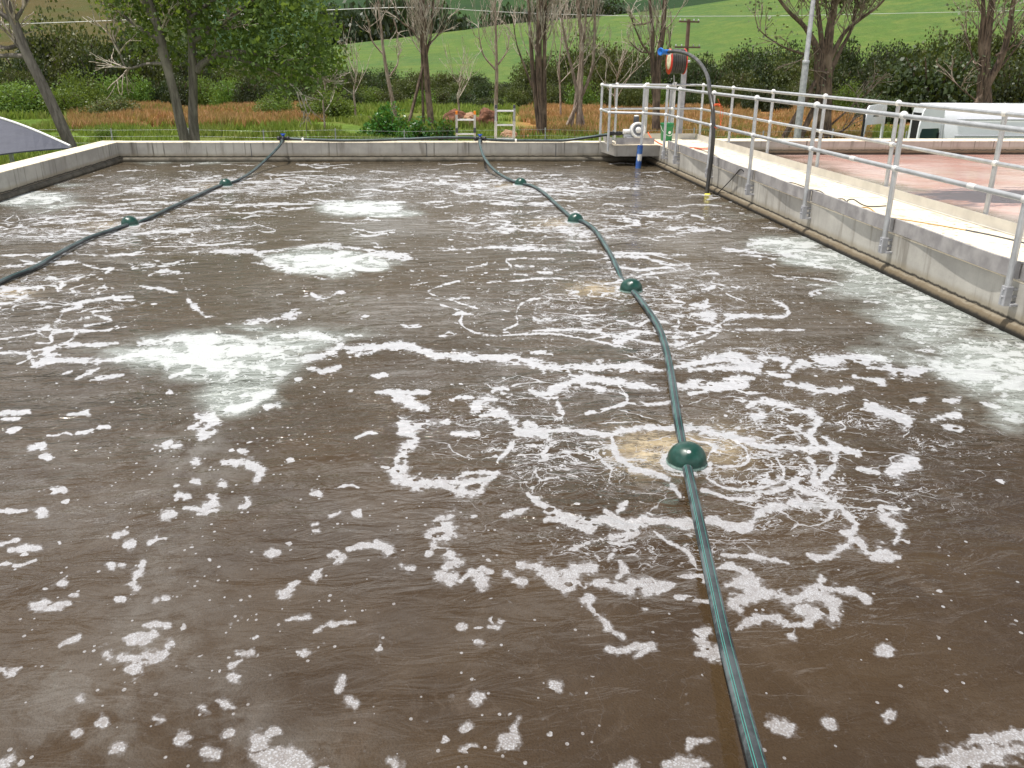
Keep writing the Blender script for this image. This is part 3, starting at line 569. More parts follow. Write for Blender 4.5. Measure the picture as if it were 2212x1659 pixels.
def door(p0, p1, name, lab, lettering=False):
    """panel from hinge point p0 to free edge p1 (x, y), heights on the van"""
    p0 = np.array(p0, float); p1 = np.array(p1, float); L = np.linalg.norm(p1-p0); u = (p1-p0)/L; nrm_ = np.array([u[1], -u[0]])
    if nrm_[1] > 0: nrm_ = -nrm_
    def W(s_, z, o=0): q = p0+u*s_*L+nrm_*o; return (q[0], q[1], vb+z)
    out = [(0, .45), (1, .45), (1, 1.5), (.98, 1.9), (.90, 2.28), (.84, 2.36), (.04, 2.40), (0, 2.3)]; inn = [(.08, 1.12), (.93, 1.12), (.93, 1.42), (.91, 1.66), (.87, 1.80), (.14, 1.80), (.09, 1.72), (.08, 1.4)]
    m = MB(); n_ = 8
    for o in (0, -.05):
        vs_ = [W(a, b, o) for a, b in out]+[W(a, b, o) for a, b in inn]
        m.add(vs_, [(i, (i+1) % n_, n_+(i+1) % n_, n_+i) for i in range(n_)])
    vs_ = [W(a, b, 0) for a, b in out]+[W(a, b, -.05) for a, b in out]; m.add(vs_, [(i, (i+1) % n_, n_+(i+1) % n_, n_+i) for i in range(n_)])
    vs_ = [W(a, b, 0) for a, b in inn]+[W(a, b, -.05) for a, b in inn]; m.add(vs_, [(i, (i+1) % n_, n_+(i+1) % n_, n_+i) for i in range(n_)])
    o_ = m.build(name, M['paint'], t); o_['label'] = lab
    if lettering:
        MB().add([W(a, b, -.02) for a, b in inn], [tuple(range(8))]).build('window', M['glass'], o_)
        m = MB(); 
        for a, b in ((.10, .155),): m.obox(np.array(W((a+b)/2, 1.35, .008)), tuple(np.append(u*L*(b-a)/2, 0)), (nrm_[0]*.006, nrm_[1]*.006, 0), (0, 0, .33))
        m.build('seal', M['rubber'], o_)
        cu = bpy.data.curves.new('lettering', 'FONT'); cu.body = 'WATER SOLUTION'; cu.size = .115; cu.extrude = .002; cu.space_character = 1.05
        to = bpy.data.objects.new('tmp', cu); C.objects.link(to); bpy.context.view_layer.update()
        mm = bpy.data.meshes.new_from_object(to.evaluated_get(bpy.context.evaluated_depsgraph_get())); bpy.data.objects.remove(to)
        co = np.zeros(len(mm.vertices)*3); mm.vertices.foreach_get('co', co); co = co.reshape(-1, 3); wd = co[:, 0].max()-co[:, 0].min()
        uL = u if u[0] > 0 else -u; st_ = (p0 if u[0] > 0 else p1); sc = L*.86/wd
        base = np.array([*(st_+uL*L*.07+nrm_*.01), vb+2.0]); X_ = co[:, :1]-co[:, 0].min()
        new = base+X_*sc*np.array([*uL, 0])+co[:, 1:2]*1.25*np.array([0, 0, 1.])+co[:, 2:3]*np.array([*nrm_, 0])
        new -= np.array(WORLD[o_.name]); mm.vertices.foreach_set('co', new.astype(np.float32).ravel()); mm.materials.clear(); mm.materials.append(M['letter']); mm.update()
        lo_ = bpy.data.objects.new('lettering', mm); C.objects.link(lo_); lo_.parent = o_
    else:
        MB().obox(np.array(W(1.01, 1.3, -.02)), tuple(np.append(u*.02, 0)), (nrm_[0]*.03, nrm_[1]*.03, 0), (0, 0, .8)).build('seal', M['rubber'], o_)
        MB().obox(np.array(W(.5, 2.05, .01)), tuple(np.append(u*.17, 0)), (nrm_[0]*.008, nrm_[1]*.008, 0), (0, 0, .02)).build('seal', M['darkgrey'], o_)
door((vx0-.05, vy+.05), (vx0-.92, vy-.25), 'rear_door', 'near rear door lettered WATER SOLUTION', True)
door((vx0-.75, vy+2.1), (vx0-1.85, vy+1.2), 'rear_door', 'far rear door with its window frame empty')
MB().box((vx0-.02, vy+.15, vb+2.18), (vx0+.10, vy+.55, vb+2.24), .01).build('brake_light', M['darkgrey'], t)
MB().tube([(vx0-.05, vy+.0, vb+1.10), (vx0-.05, vy+.0, vb+1.9)], .02, 8).build('hinge_post', M['grey'], t)

# ------------------------------------------------------------ dark sloping sheeted shed, left
e0, e1 = at(-120, 233, 24.), at(152, 317, 22.2); n0, n1 = at(-120, 355, 21.), at(152, 319, 21.9)
t = thing('shed', ((e0[0]+e1[0])/2, 22.5, -1.5), 'dark grey sloping lean-to roof with a white edge beyond the left tank wall', 'shed')
m = MB(); th = np.array([0, 0, -.03]); ns_ = 14; E_ = []; N_ = []
for j in range(ns_+1):
    f = j/ns_; bz_ = np.array([0, 0, .16*math.sin(math.pi*f)]); E_.append(e0*(1-f)+e1*f+bz_); N_.append(n0*(1-f)+n1*f+bz_*.4)
for j in range(ns_):
    q_ = [N_[j], N_[j+1], E_[j+1], E_[j]]; m.add([tuple(p) for p in q_]+[tuple(p+th) for p in q_], [(0, 1, 2, 3), (7, 6, 5, 4), (0, 4, 5, 1), (2, 6, 7, 3)], False)
m.build('roof', M['roofgrey'], t)
m = MB(); m.tube([tuple(p+np.array([0, 0, .02])) for p in E_], .032, 8); m.build('edge_trim', M['white'], t)
for p in (e0, e1, n0, n1, (e0+e1)/2):
    MB().box((p[0]-.04, p[1]-.04, -1.5), (p[0]+.04, p[1]+.04, p[2]-.035)).build('leg', M['galv'], t)

# ------------------------------------------------------------ wire fence, poles, power lines, house
ft = thing('wire_fence', (0, 37, -1.5), 'low wire fence on grey steel posts in the grass behind the back wall', 'fence')
fpx = [-60, 65, 239, 406, 568, 724, 873, 1178, 1325, 1500, 1650, 1800, 1960, 2120, 2280]; fpp = []
for i, x in enumerate(fpx):
    q = at(x, 277, 36.+.2*math.sin(i)); z = -1.5; h = .98+.05*math.sin(i*3.)
    MB().box((q[0]-.022, q[1]-.022, z), (q[0]+.022, q[1]+.022, z+h)).build('post', M['galv'], ft); fpp.append((q[0], q[1], z+h))
m = MB()
for a, b in zip(fpp[:-1], fpp[1:]):
    for dz in (.06, .3, .55): m.tube([(a[0], a[1]-.025, a[2]-dz), (b[0], b[1]-.025, b[2]-dz)], .0035, 4)
m.build('wire', M['alu'], ft)
t = thing('light_pole', tuple(at(1720, 300, 30.))[:2]+(-1.5,), 'tall slim grey steel light pole in front of the broad brown tree', 'pole')
q = at(1741, 134, 30.); m = MB(); m.lathe([(.125, 0), (.11, 3.4), (.10, q[2]+1.5)], 20, (q[0], q[1], -1.5)); m.build('lower_shaft', M['galv'], t)
m = MB(); m.lathe([(.105, q[2]+1.5), (.08, q[2]+1.55), (.055, 9.5)], 20, (q[0], q[1], -1.5)); m.build('upper_shaft', M['galv'], t)
m = MB(); m.lathe([(.11, 0), (.115, .03), (.115, .10), (.1, .12)], 20, (q[0], q[1], q[2]-.06)); m.build('collar', M['galv'], t)
MB().tube([(q[0], q[1], 7.9), (q[0]-.1, q[1]-.6, 8.2), (q[0]-.15, q[1]-1.2, 8.25)], .03, 8).build('lamp_arm', M['galv'], t); MB().box((q[0]-.30, q[1]-1.7, 8.2), (q[0]-.02, q[1]-1.15, 8.28), .02).build('lamp_head', M['grey'], t)
def upole(x, ytop, dist, arms, label):
    q = at(x, ytop, dist); t = thing('utility_pole', (q[0], q[1], gh(q[0], q[1])), label, 'utility pole')
    MB().lathe([(.16, 0), (.12, q[2]-gh(q[0], q[1]))], 12, (q[0], q[1], gh(q[0], q[1]))).build('pole', M['wood'], t)
    for dz, w_ in arms:
        ar = MB().obox((q[0], q[1]-.15, q[2]-dz), (w_, .2, 0), (0, .05, 0), (0, 0, .05)).build('cross_arm', M['wood'], t)
        m = MB()
        for f in (-.9, -.45, .45, .9): m.lathe([(.035, 0), (.05, .04), (.03, .12), (.001, .14)], 8, (q[0]+f*w_, q[1]-.15+f*.2, q[2]-dz+.05))
        m.build('insulators', M['grey'], ar)
    return q
up1 = upole(1488, 42, 62., [(.15, .75), (1.75, .95)], 'wooden utility pole with two cross-arms above the hose reel')
up2 = upole(917, 10, 75., [(.2, .8)], 'wooden utility pole hidden behind the tall dead poplar left of centre')
t = thing('power_line', tuple(at(900, 18, 74)), 'thin pale power line crossing in front of the green hills', 'cable')
P_ = [at(*p) for p in [(-200, 60, 78), (300, 42, 77), (678, 23, 76), (900, 16, 75), (1050, 24, 80), (1200, 30.5, 86), (1423, 35, 92), (1700, 34, 98), (1860, 30.5, 102), (2212, 22.5, 110), (2500, 12, 115)]]
MB().tube(smoothpath(P_, 6), .028, 6).build('wire', M['white'], t)
q = at(1600, 4, 236.); t = thing('house', tuple(q), 'small dark farmhouse at the top edge on the bright green hill', 'house')
hz = gh(q[0], q[1]); hx = q[0]
MB().box((hx-6, q[1], hz-1), (hx+6, q[1]+7, hz+2.6)).build('wall', simple('house_wall', srgb(86, 84, 88), .8), t)
MB().add([(hx-6.5, q[1]-.6, hz+2.5), (hx+6.5, q[1]-.6, hz+2.5), (hx+6.5, q[1]+7.6, hz+2.5), (hx-6.5, q[1]+7.6, hz+2.5), (hx-5, q[1]+3.5, hz+4.6), (hx+5, q[1]+3.5, hz+4.6)], [(0, 1, 5, 4), (1, 2, 5), (2, 3, 4, 5), (3, 0, 4), (0, 3, 2, 1)]).build('roof', M['darkroof'], t)
for f in (-3.5, 0, 3.5): MB().box((hx+f-.6, q[1]-.05, hz+.7), (hx+f+.6, q[1]+.02, hz+1.9)).build('window', M['glass'], t)

# ------------------------------------------------------------ vegetation
def leafquads(cent, size, aspect=1.6, flat=0., r=rng):
    n = len(cent); a = r.normal(size=(n, 3)); a[:, 2] *= (1-flat); a /= np.linalg.norm(a, axis=1)[:, None]
    b = r.normal(size=(n, 3)); b -= (b*a).sum(1)[:, None]*a; b /= np.linalg.norm(b, axis=1)[:, None]
    s_ = size*(.6+.8*r.random(n))[:, None]; a = a*s_*.5; b = b*s_*.5/aspect
    V = np.stack([cent-a, cent+b-.1*a, cent+a, cent-b-.1*a], 1).reshape(-1, 3); F = np.arange(4*n).reshape(n, 4); return V, F
def leafmesh(name, cent, size, mat, aspect=1.6, shade=None, flat=0.):
    V, F = leafquads(np.asarray(cent), size, aspect, flat); sh = np.repeat(rng.random(len(cent)) if shade is None else shade, 4)
    return npmesh(name, V, F, mat, False, {'shade': sh})
def lobes(n, nl, rx, ry, rz, irregular=.35, fill=.35):
    """points spread through a crown made of many unequal clumps"""
    cs = rng.normal(size=(nl, 3)); cs /= np.linalg.norm(cs, axis=1)[:, None]; cs *= (rng.random(nl)**.5)[:, None]*.72; cs[:, 2] = np.abs(cs[:, 2])*.95+.05
    rad = .22+irregular*rng.random(nl); pick = rng.integers(0, nl, n); d = rng.normal(size=(n, 3)); d /= np.linalg.norm(d, axis=1)[:, None]
    rr_ = (fill+(1-fill)*rng.random(n))**.5
    p = cs[pick]+d*(rad[pick]*rr_)[:, None]; p[:, 2] = np.abs(p[:, 2]); return p*np.array([rx, ry, rz])
BUSH = {}
def bush_proto(key, mat, n, size, nl=22, aspect=1.6):
    L = []
    for _ in range(3):
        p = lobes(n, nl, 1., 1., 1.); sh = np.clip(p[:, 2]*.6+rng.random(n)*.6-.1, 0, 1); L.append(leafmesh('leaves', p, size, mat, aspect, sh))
    BUSH[key] = L
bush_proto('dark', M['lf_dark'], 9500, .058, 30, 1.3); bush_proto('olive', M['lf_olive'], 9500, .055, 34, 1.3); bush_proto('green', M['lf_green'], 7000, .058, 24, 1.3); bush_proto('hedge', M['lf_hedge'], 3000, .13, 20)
stemmesh = MB()
for i in range(7):
    a = i*.9; stemmesh.tube([(0, 0, -.05), (.12*math.cos(a), .12*math.sin(a), .3), (.45*math.cos(a), .45*math.sin(a), .75)], [.035, .025, .008], 6)
stem0 = stemmesh.build('stems', M['bark_brown']); stemdata = stem0.data; bpy.data.objects.remove(stem0)
def bush(x, y, rx, rz, key, label, cat='bush', group=None, name='bush', ry=None):
    z = gh(x, y); t = thing(name, (x, y, z-.05*rz), label, cat, group); t.rotation_euler.z = rng.random()*6.28; t.scale = (rx, ry or rx*(.8+.4*rng.random()), rz)
    o = bpy.data.objects.new('foliage', BUSH[key][int(rng.integers(0, 3))]); C.objects.link(o); o.parent = t
    o = bpy.data.objects.new('stems', stemdata); C.objects.link(o); o.parent = t; return t
def place(xD, dist):      # ground point under image column xD at range dist
    az = YAW+math.atan((xD-1106)/1996.); return dist*math.sin(az), dist*math.cos(az)
TX = [-120, 0, 60, 84, 145, 200, 286, 360, 450, 600, 700, 745, 900, 1040, 1075, 1110, 1150, 1190, 1300, 1400, 1470, 1540, 1574, 1640, 1750, 1915, 1980, 2061, 2130, 2212, 2350]
TY = [100, 100, 85, 64, 52, 66, 58, 68, 84, 95, 110, 138, 138, 160, 192, 128, 98, 84, 72, 76, 98, 96, 88, 72, 74, 72, 64, 42, 48, 58, 60]
def row(step, dist, ffac, keys, label, group, jx=14, wfac=1.0, x0=-90, x1=2330, dj=3.):
    x = x0
    while x < x1:
        xx = x+rng.uniform(-jx, jx); d = dist+rng.uniform(-dj, dj)
        wx, wy = place(xx, d); z0 = gh(wx, wy); yt = lerp(TX, TY, xx); base = 131-2131*(z0-CAMH)/d; yt = base+(yt-base)*ffac
        zt = CAMH+(131-yt)/2131*d; hh = max(.7, zt-z0)*rng.uniform(.9, 1.08); wd = step*d/2000*rng.uniform(.62, .85)*wfac
        bush(wx, wy, max(wd, hh*.62), hh/.98, keys[int(rng.integers(0, len(keys)))], label, 'bush', group); x += step
row(62, 92, 1.0, ['dark', 'dark', 'olive'], 'tall dark bush in the back row of the scrub belt below the hills', 'tall bushes in the back row of the scrub belt')
row(56, 82, .74, ['dark', 'olive', 'olive'], 'rounded olive or dark bush in the middle row of the scrub belt', 'bushes in the middle row of the scrub belt')
row(52, 74, .45, ['olive', 'green', 'dark'], 'low bush in the front row of the scrub belt, above the grass', 'low bushes in the front row of the scrub belt', wfac=1.1)
# fuller round bush right of centre and others that stand out
for (xx, d, rx, rz, key, lab, nm) in [(2020, 66, 4.2, 5.6, 'dark', 'big rounded dark green bush behind the van roof', 'bush'), (1905, 62, 2.0, 2.0, 'dark', 'dark bush at the left foot of the big rounded one', 'bush'), (2200, 64, 3., 5.0, 'dark', 'dark green bush at the right edge behind the van', 'bush'),
        (590, 62, 1.9, 1.6, 'green', 'bright green low bush at the back of the dry grass, under the leafy tree', 'bush'), (700, 58, 2.2, 1.9, 'green', 'bright green bush right of the leafy tree crown', 'bush'), (120, 66, 2.3, 2.0, 'green', 'bright green low bush left of centre of the leaning trunk', 'bush'), (30, 68, 2.8, 2.2, 'green', 'bright green bush at the left edge', 'bush'),
        (190, 44, .8, .75, 'green', 'small green bush by the fence, right of the leaning trunk', 'bush'), (215, 62, 1.9, 1.5, 'olive', 'small olive bush in the dry grass behind the leaning trunk', 'bush'), (1535, 46, .8, .5, 'green', 'small green plant in the dry grass right of the drop hose', 'plant'), (1460, 47, .8, .6, 'green', 'small green plant in the dry grass behind the bucket', 'plant')]:
    wx, wy = place(xx, d); bush(wx, wy, rx, rz, key, lab, nm, None, nm if nm == 'bush' else 'small_plant')
# glossy shrubs near the ladders (broad leaves)
def gloss(xx, d, rx, ry, rz, n, lab, key='lf_gloss', size=.13, zoff=0.):
    wx, wy = place(xx, d); z = gh(wx, wy)+zoff; t = thing('leafy_shrub', (wx, wy, z), lab, 'shrub')
    p = lobes(n, 16, rx, ry, rz, .3, .45); sh = np.clip(p[:, 2]/rz*.5+rng.random(n)*.6, 0, 1)
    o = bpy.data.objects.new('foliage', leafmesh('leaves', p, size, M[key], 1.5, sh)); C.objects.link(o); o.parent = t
    m = MB()
    for i in range(6): a = i; m.tube([(0, 0, -.1), (rx*.3*math.cos(a), ry*.3*math.sin(a), rz*.4), (rx*.6*math.cos(a), ry*.6*math.sin(a), rz*.7)], [.04, .03, .01], 6)
    o = m.build('stems', M['bark_brown'], None); o.parent = t
    return t
gloss(828, 40, 1.5, 1.1, 1.75, 4200, 'tall glossy green shrub on the grassy mound left of the rocks')
gloss(890, 39, 1.25, .9, 1.25, 2600, 'glossy green shrub on the right slope of the mound')
gloss(944, 37.5, .72, .6, 1.5, 1900, 'round dark glossy shrub directly left of the orange rocks')
gloss(868, 36.5, .75, .5, .95, 1200, 'small glossy shrub low in front of the mound')
gloss(452, 30.5, .62, .5, .98, 420, 'broad-leaved dark plant at the foot of the twin trunks', 'lf_gloss', .2, .1)
wx, wy = place(800, 40); mnd = MB(); 
def moundz(x, y): return 1.25*math.exp(-((x-wx)/1.9)**2-((y-wy)/1.6)**2)
# rocks
def rock(xx, yy, d, sx, sy, sz, mat, lab, seed):
    kf = 50/42; sx, sy, sz = sx*.78*kf, sy*.78*kf, sz*.78*kf; yb_ = max(yy+8, 268); d = min(52., 3.4/((yb_-131)/2131.)); q = np.array([*place(xx, d), 0.]); g_ = gh(q[0], q[1]); q[2] = g_+sz*.62; t = thing('rock', (q[0], q[1], -1.5), lab, 'rock'); t.location.z = g_; import bmesh
    bm = bmesh.new(); bmesh.ops.create_icosphere(bm, subdivisions=4, radius=1)
    for v in bm.verts:
        p = v.co.copy(); f = 1+.35*mnoise.noise(p*1.1+Vector((seed, 0, 0)))+.12*mnoise.noise(p*3.+Vector((0, seed, 0))); s_ = .08
        p = p*f; p = Vector((p.x*sx, p.y*sy, p.z*sz)); v.co = Vector((round(p.x/s_)*s_*.4+p.x*.6, round(p.y/s_)*s_*.4+p.y*.6, p.z))
    me = bpy.data.meshes.new('stone'); bm.to_mesh(me); bm.free(); me.materials.append(mat); o = bpy.data.objects.new('stone', me); C.objects.link(o); o.parent = t; o.location = (0, 0, q[2]-g_)
rock(975, 252, 42, .75, .6, .62, M['rock'], 'orange rock leaning left, behind the glossy shrub', 1.)
rock(1008, 262, 41, .50, .5, .50, M['rockpale'], 'paler rock in the middle of the rock group, behind the orange-tipped ladder', 4.)
rock(1045, 257, 42, .62, .6, .66, M['rock'], 'red-orange angular rock between the two ladders', 9.)
rock(1095, 292, 37, .42, .4, .30, M['rockpale'], 'low pale stone seen through the taller ladder', 12.)
rock(930, 298, 37.5, .5, .4, .28, M['rockpale'], 'low pale stone left of the orange-tipped ladder', 15.)

# trees -------------------------------------------------
def grow(m, p, d, L, r, depth, up=.25, spread=.5, kids=3, tips=None, wob=.12, seg=5, minr=.012, mtwig=None):
    p = Vector(p); d = Vector(d).normalized(); pts = [p.copy()]; 
    for i in range(seg):
        d = (d+Vector((random.gauss(0, wob), random.gauss(0, wob), random.gauss(0, wob*.5)+up*.25))).normalized(); p = p+d*L/seg; pts.append(p.copy())
    rad = [max(minr, r*(1-.75*i/seg)) for i in range(seg+1)]
    (mtwig if (mtwig is not None and r < .05) else m).tube(pts, rad, 8 if r > .06 else 5, True)
    if depth == 0 or L < .3:
        if tips is not None: tips.append((pts[-1], L))
        return
    for k in range(kids):
        f = random.uniform(.35, 1.); i = min(seg, int(f*seg)); q = pts[i]; nd = d.copy(); o = Vector((random.gauss(0, 1), random.gauss(0, 1), random.gauss(0, .6)))
        nd = (nd+o.normalized()*spread*random.uniform(.7, 1.4)).normalized(); grow(m, q, nd, L*random.uniform(.5, .8), max(minr, rad[i]*.62), depth-1, up, spread, kids, tips, wob, seg, minr, mtwig)
barkthick = False
def trunkpath(pix, dist, rpx, m, extra=None, lump=.12, n=16):
    """trunk through image columns at one range; continues below to the ground"""
    pts = [at(x, y, dist) for x, y in pix]; sc = dist/2000.*(1 if barkthick else .80)
    g = gh(pts[0][0], pts[0][1]); d0 = pts[0]-pts[1]; 
    if pts[0][2] > g: pts = [pts[0]+d0/abs(d0[2])*(pts[0][2]-g+.1)]+pts; rpx = [rpx[0]*1.12]+list(rpx)
    sp_ = smoothpath(pts, 6); rr_ = np.interp(np.arange(len(sp_)), np.linspace(0, len(sp_)-1, len(rpx)), rpx)*sc
    ph = random.random()*6
    m.tube(sp_, list(rr_), n, prof=lambda a, i: 1+lump*math.sin(a*3+ph+i*.05)+lump*.6*math.sin(a*7+i*.13)); return sp_, rr_
def tree(name, label, cat, trunks, dist, barkm, twigm, boughs=(), group=None, auto=0, autoL=2.2, spread=.55, up=.35, leaves=None, lsize=.2, ln=18, depth=2, crownpts=None, lump=.12, zmin=.0, kids=3, minr=.011, ar=.28):
    m, tw = MB(), MB(); tips = []; base = None
    for pix, rpx in trunks:
        sp_, rr_ = trunkpath(pix, dist, rpx, m, lump=lump)
        if base is None: base = sp_[0]
        for k in range(auto):
            i = random.randint(int(len(sp_)*.3), len(sp_)-2); 
            if sp_[i][2] < zmin: continue
            a = random.random()*6.28; d = Vector((math.cos(a), math.sin(a)*.7, .7+random.random()*.8)); f = i/len(sp_)
            grow(m, sp_[i], d, autoL*random.uniform(.5, 1.3)*(1.2-.5*f), max(.02, rr_[i]*ar), depth, up, spread, kids, tips, .16, 5, minr, tw)
    for pix, r0, r1 in boughs:
        pts = smoothpath([at(x, y, dist+dd) for x, y, dd in [(p+(0,))[:3] for p in pix]], 5); m.tube(pts, list(np.linspace(r0, r1, len(pts))*dist/2000), 8)
        for k in range(5):
            i = random.randint(len(pts)//3, len(pts)-1); d = Vector(pts[i])-Vector(pts[i-1]); d = d.normalized()+Vector((random.gauss(0, .5), random.gauss(0, .5), random.gauss(.2, .4)))
            grow(m, pts[i], d, autoL*.45, .03, 1, .1, .6, 3, tips, .2, 4, minr, tw)
    t = thing(name, (base[0], base[1], gh(base[0], base[1])), label, cat, group)
    m.build('trunk', barkm, t)
    if tw.n: tw.build('branches', twigm, t)
    if leaves:
        cs = np.array([tuple(p) for p, L in tips]) if crownpts is None else crownpts
        c = np.repeat(cs, ln, 0)+rng.normal(size=(len(cs)*ln, 3))*lsize*1.9; c = c-np.array(t.location)
        o = bpy.data.objects.new('crown', leafmesh('leaves', c, lsize, M[leaves], 1.4)); C.objects.link(o); o.parent = t
    return t
tree('leaning_tree', 'grey leaning tree trunk at the left edge with bare pale branches', 'tree', [([(152, 315), (118, 240), (88, 178), (58, 120), (35, 60), (12, 0), (-10, -60), (-20, -190)], [15, 14, 13, 12, 10, 9, 8, 4])], 24, M['bark_grey'], M['twig'],
     [([(52, 122), (20, 120), (-20, 122), (-80, 110)], 6, 2), ([(40, 98, .3), (15, 104), (-10, 98), (-60, 90)], 5, 2), ([(45, 105), (35, 96), (32, 85)], 4, 2), ([(35, 40), (48, 20), (60, -10)], 5, 2), ([(25, 45), (-10, 20), (-40, -10)], 6, 3)], auto=14, autoL=1.8, leaves='lf_tree', lsize=.12, ln=2, zmin=2.6)
# twin leafy tree: crown points spread through the region the photo shows
def crown_points(polys, dist, n, dd):
    out = []
    while len(out) < n:
        (cx, cy, rx, ry, w_) = polys[random.choices(range(len(polys)), [p[4] for p in polys])[0]]
        a = random.random()*6.28; r_ = random.random()**.5; x = cx+rx*r_*math.cos(a); y = cy+ry*r_*math.sin(a)
        out.append(at(x, y, dist+random.gauss(0, dd)))
    return np.array(out)
cl1 = crown_points([(300, 10, 75, 22, 4), (250, 12, 30, 14, 1), (330, 60, 45, 32, 3), (400, 30, 60, 35, 4), (300, 95, 35, 16, .6), (370, 110, 30, 16, .4), (440, 120, 40, 22, 1.6)], 29, 62, 1.3)
cl1 = np.concatenate([cl1, crown_points([(330, -90, 170, 80, 6), (420, -220, 150, 80, 5)], 29, 150, 2.)])
cl2 = crown_points([(520, 30, 90, 40, 6), (620, 50, 90, 50, 7), (480, 90, 60, 35, 3), (570, 115, 80, 30, 5), (660, 130, 60, 40, 5), (690, 110, 45, 28, 3), (640, 180, 35, 22, 1.5), (700, 165, 30, 25, 1.5), (560, 150, 50, 14, 1.2), (600, -10, 110, 30, 6), (680, 60, 45, 35, 3)], 29, 150, 1.4)
cl2 = np.concatenate([cl2, crown_points([(560, -90, 190, 80, 6), (520, -230, 160, 90, 5)], 29, 170, 2.)])
tree('leafy_tree', 'left of the twin grey trunks, forking upward with leafy branches', 'tree', [([(400, 302), (390, 260), (378, 205), (366, 160), (352, 110), (342, 60), (326, 10), (300, -70), (290, -250)], [12.5, 12, 11.5, 11, 12, 10, 9, 7, 4])], 28, M['bark_grey'], M['twig'],
     [([(356, 138), (320, 138), (290, 146), (272, 149)], 4, 2), ([(272, 149), (262, 125), (256, 105), (244, 82)], 2, 1.2), ([(345, 62), (325, 30), (310, -5), (300, -80)], 8, 3), ([(352, 90), (300, 60), (262, 30), (240, 10)], 5, 1.5)], auto=8, autoL=2., leaves='lf_tree', lsize=.145, ln=42, crownpts=cl1, zmin=2.5)
tree('leafy_tree', 'right of the twin grey trunks, with a broad leafy crown spreading to the right', 'tree', [([(422, 302), (418, 250), (418, 200), (417, 150), (415, 100), (411, 50), (404, 0), (400, -80), (410, -260)], [12.5, 12, 11, 11, 9, 8, 7, 6, 3])], 28.4, M['bark_grey'], M['twig'],
     [([(424, 155), (435, 140), (470, 120), (520, 112), (580, 122), (640, 150), (690, 175)], 9, 1.5), ([(470, 118), (540, 135), (600, 160), (640, 190), (650, 205)], 4, 1.2), ([(416, 65), (450, 60), (500, 62), (540, 50)], 5, 1.5), ([(415, 90), (470, 60), (520, 20), (590, -30)], 6, 2), ([(410, 40), (460, 0), (520, -60), (600, -130)], 6, 2)], auto=8, autoL=2.2, leaves='lf_tree', lsize=.145, ln=38, crownpts=cl2, zmin=2.5)
# dead poplars
DEAD = 'bare dead trees beyond the back wall'
tree('dead_tree', 'thin bare pale tree between the leafy crown and the first tall dead poplar', 'tree', [([(845, 205), (836, 160), (828, 110), (823, 60), (818, 20), (815, -40)], [5, 4.5, 4, 3, 2.5, 1])], 60, M['bark_pale'], M['twig'], [([(830, 120), (805, 90), (798, 62), (803, 55)], 2, 1), ([(842, 165), (858, 140), (860, 118)], 2.5, 1), ([(850, 40), (858, 70), (857, 92)], 2, 1.)], DEAD, auto=12, autoL=2.1, spread=.35, zmin=3, up=.8)
tree('dead_tree', 'tall dead brown poplar left of the ladders', 'tree', [([(930, 250), (925, 200), (921, 150), (917, 100), (914, 40), (910, -20), (905, -140), (902, -260)], [8, 7.5, 7.5, 7, 6.5, 6, 4, 2]), ([(914, 236), (912, 180), (911, 120), (907, 60), (900, 10)], [3.5, 3, 2.8, 2.2, 1.2]), ([(920, 120), (930, 80), (934, 30), (938, -40)], [4, 3, 2.5, 1.5])], 50, M['bark_brown'], M['twig'], [([(915, 100), (890, 65), (865, 45), (850, 10)], 2.5, 1), ([(924, 100), (950, 70), (968, 40)], 2, .8)], DEAD, auto=20, autoL=2.3, spread=.30, zmin=2, up=.9, minr=.009)
tree('dead_tree', 'slim bare tree with upswept pale twigs standing before the bright hill', 'tree', [([(1072, 200), (1073, 160), (1072, 120), (1071, 70), (1070, 20), (1068, -30)], [4.5, 4.2, 3.8, 3, 2, 1])], 62, M['bark_pale'], M['twig'], [([(1070, 150), (1045, 120), (1036, 85), (1034, 60)], 2.2, .8), ([(1076, 140), (1095, 110), (1100, 75)], 2, .8)], DEAD, auto=17, autoL=2.3, spread=.30, zmin=1.5, up=.9, minr=.009)
tree('dead_tree', 'thickest shaggy dark brown dead poplar, right of the taller ladder', 'tree', [([(1170, 302), (1168, 230), (1164, 160), (1163, 100), (1166, 30), (1168, -60), (1170, -260)], [11, 10, 9.5, 8.5, 8, 6, 3]), ([(1160, 240), (1152, 170), (1147, 100), (1143, 40), (1140, -40)], [6, 5.5, 5, 4, 2.5]), ([(1176, 210), (1176, 130), (1176, 60), (1180, -20)], [5.5, 5, 4.5, 3])], 44, M['bark_brown'], M['twig'], [([(1150, 190), (1128, 130), (1115, 90), (1108, 40)], 2.5, .8)], DEAD, auto=19, autoL=2.1, spread=.30, zmin=1.5, up=.9, minr=.009)
tree('dead_tree', 'pale grey many-stemmed dead poplar just right of the thickest one', 'tree', [([(1250, 296), (1252, 240), (1254, 190), (1256, 140), (1256, 80), (1250, 20), (1246, -60), (1246, -200)], [9, 8, 7.5, 6.5, 5.5, 4.5, 3, 2]), ([(1252, 230), (1240, 170), (1228, 120), (1218, 70), (1208, 10)], [5, 4, 3.5, 2.5, 1.5]), ([(1254, 210), (1268, 180), (1280, 140), (1284, 80), (1286, 10), (1288, -60)], [5, 4.5, 4, 3.5, 2.5, 1.5]), ([(1256, 120), (1264, 60), (1266, 10)], [3.5, 3, 2])], 46, M['bark_pale'], M['twig'], [], DEAD, auto=12, autoL=2.1, spread=.3, zmin=1.5, up=.9, minr=.009)
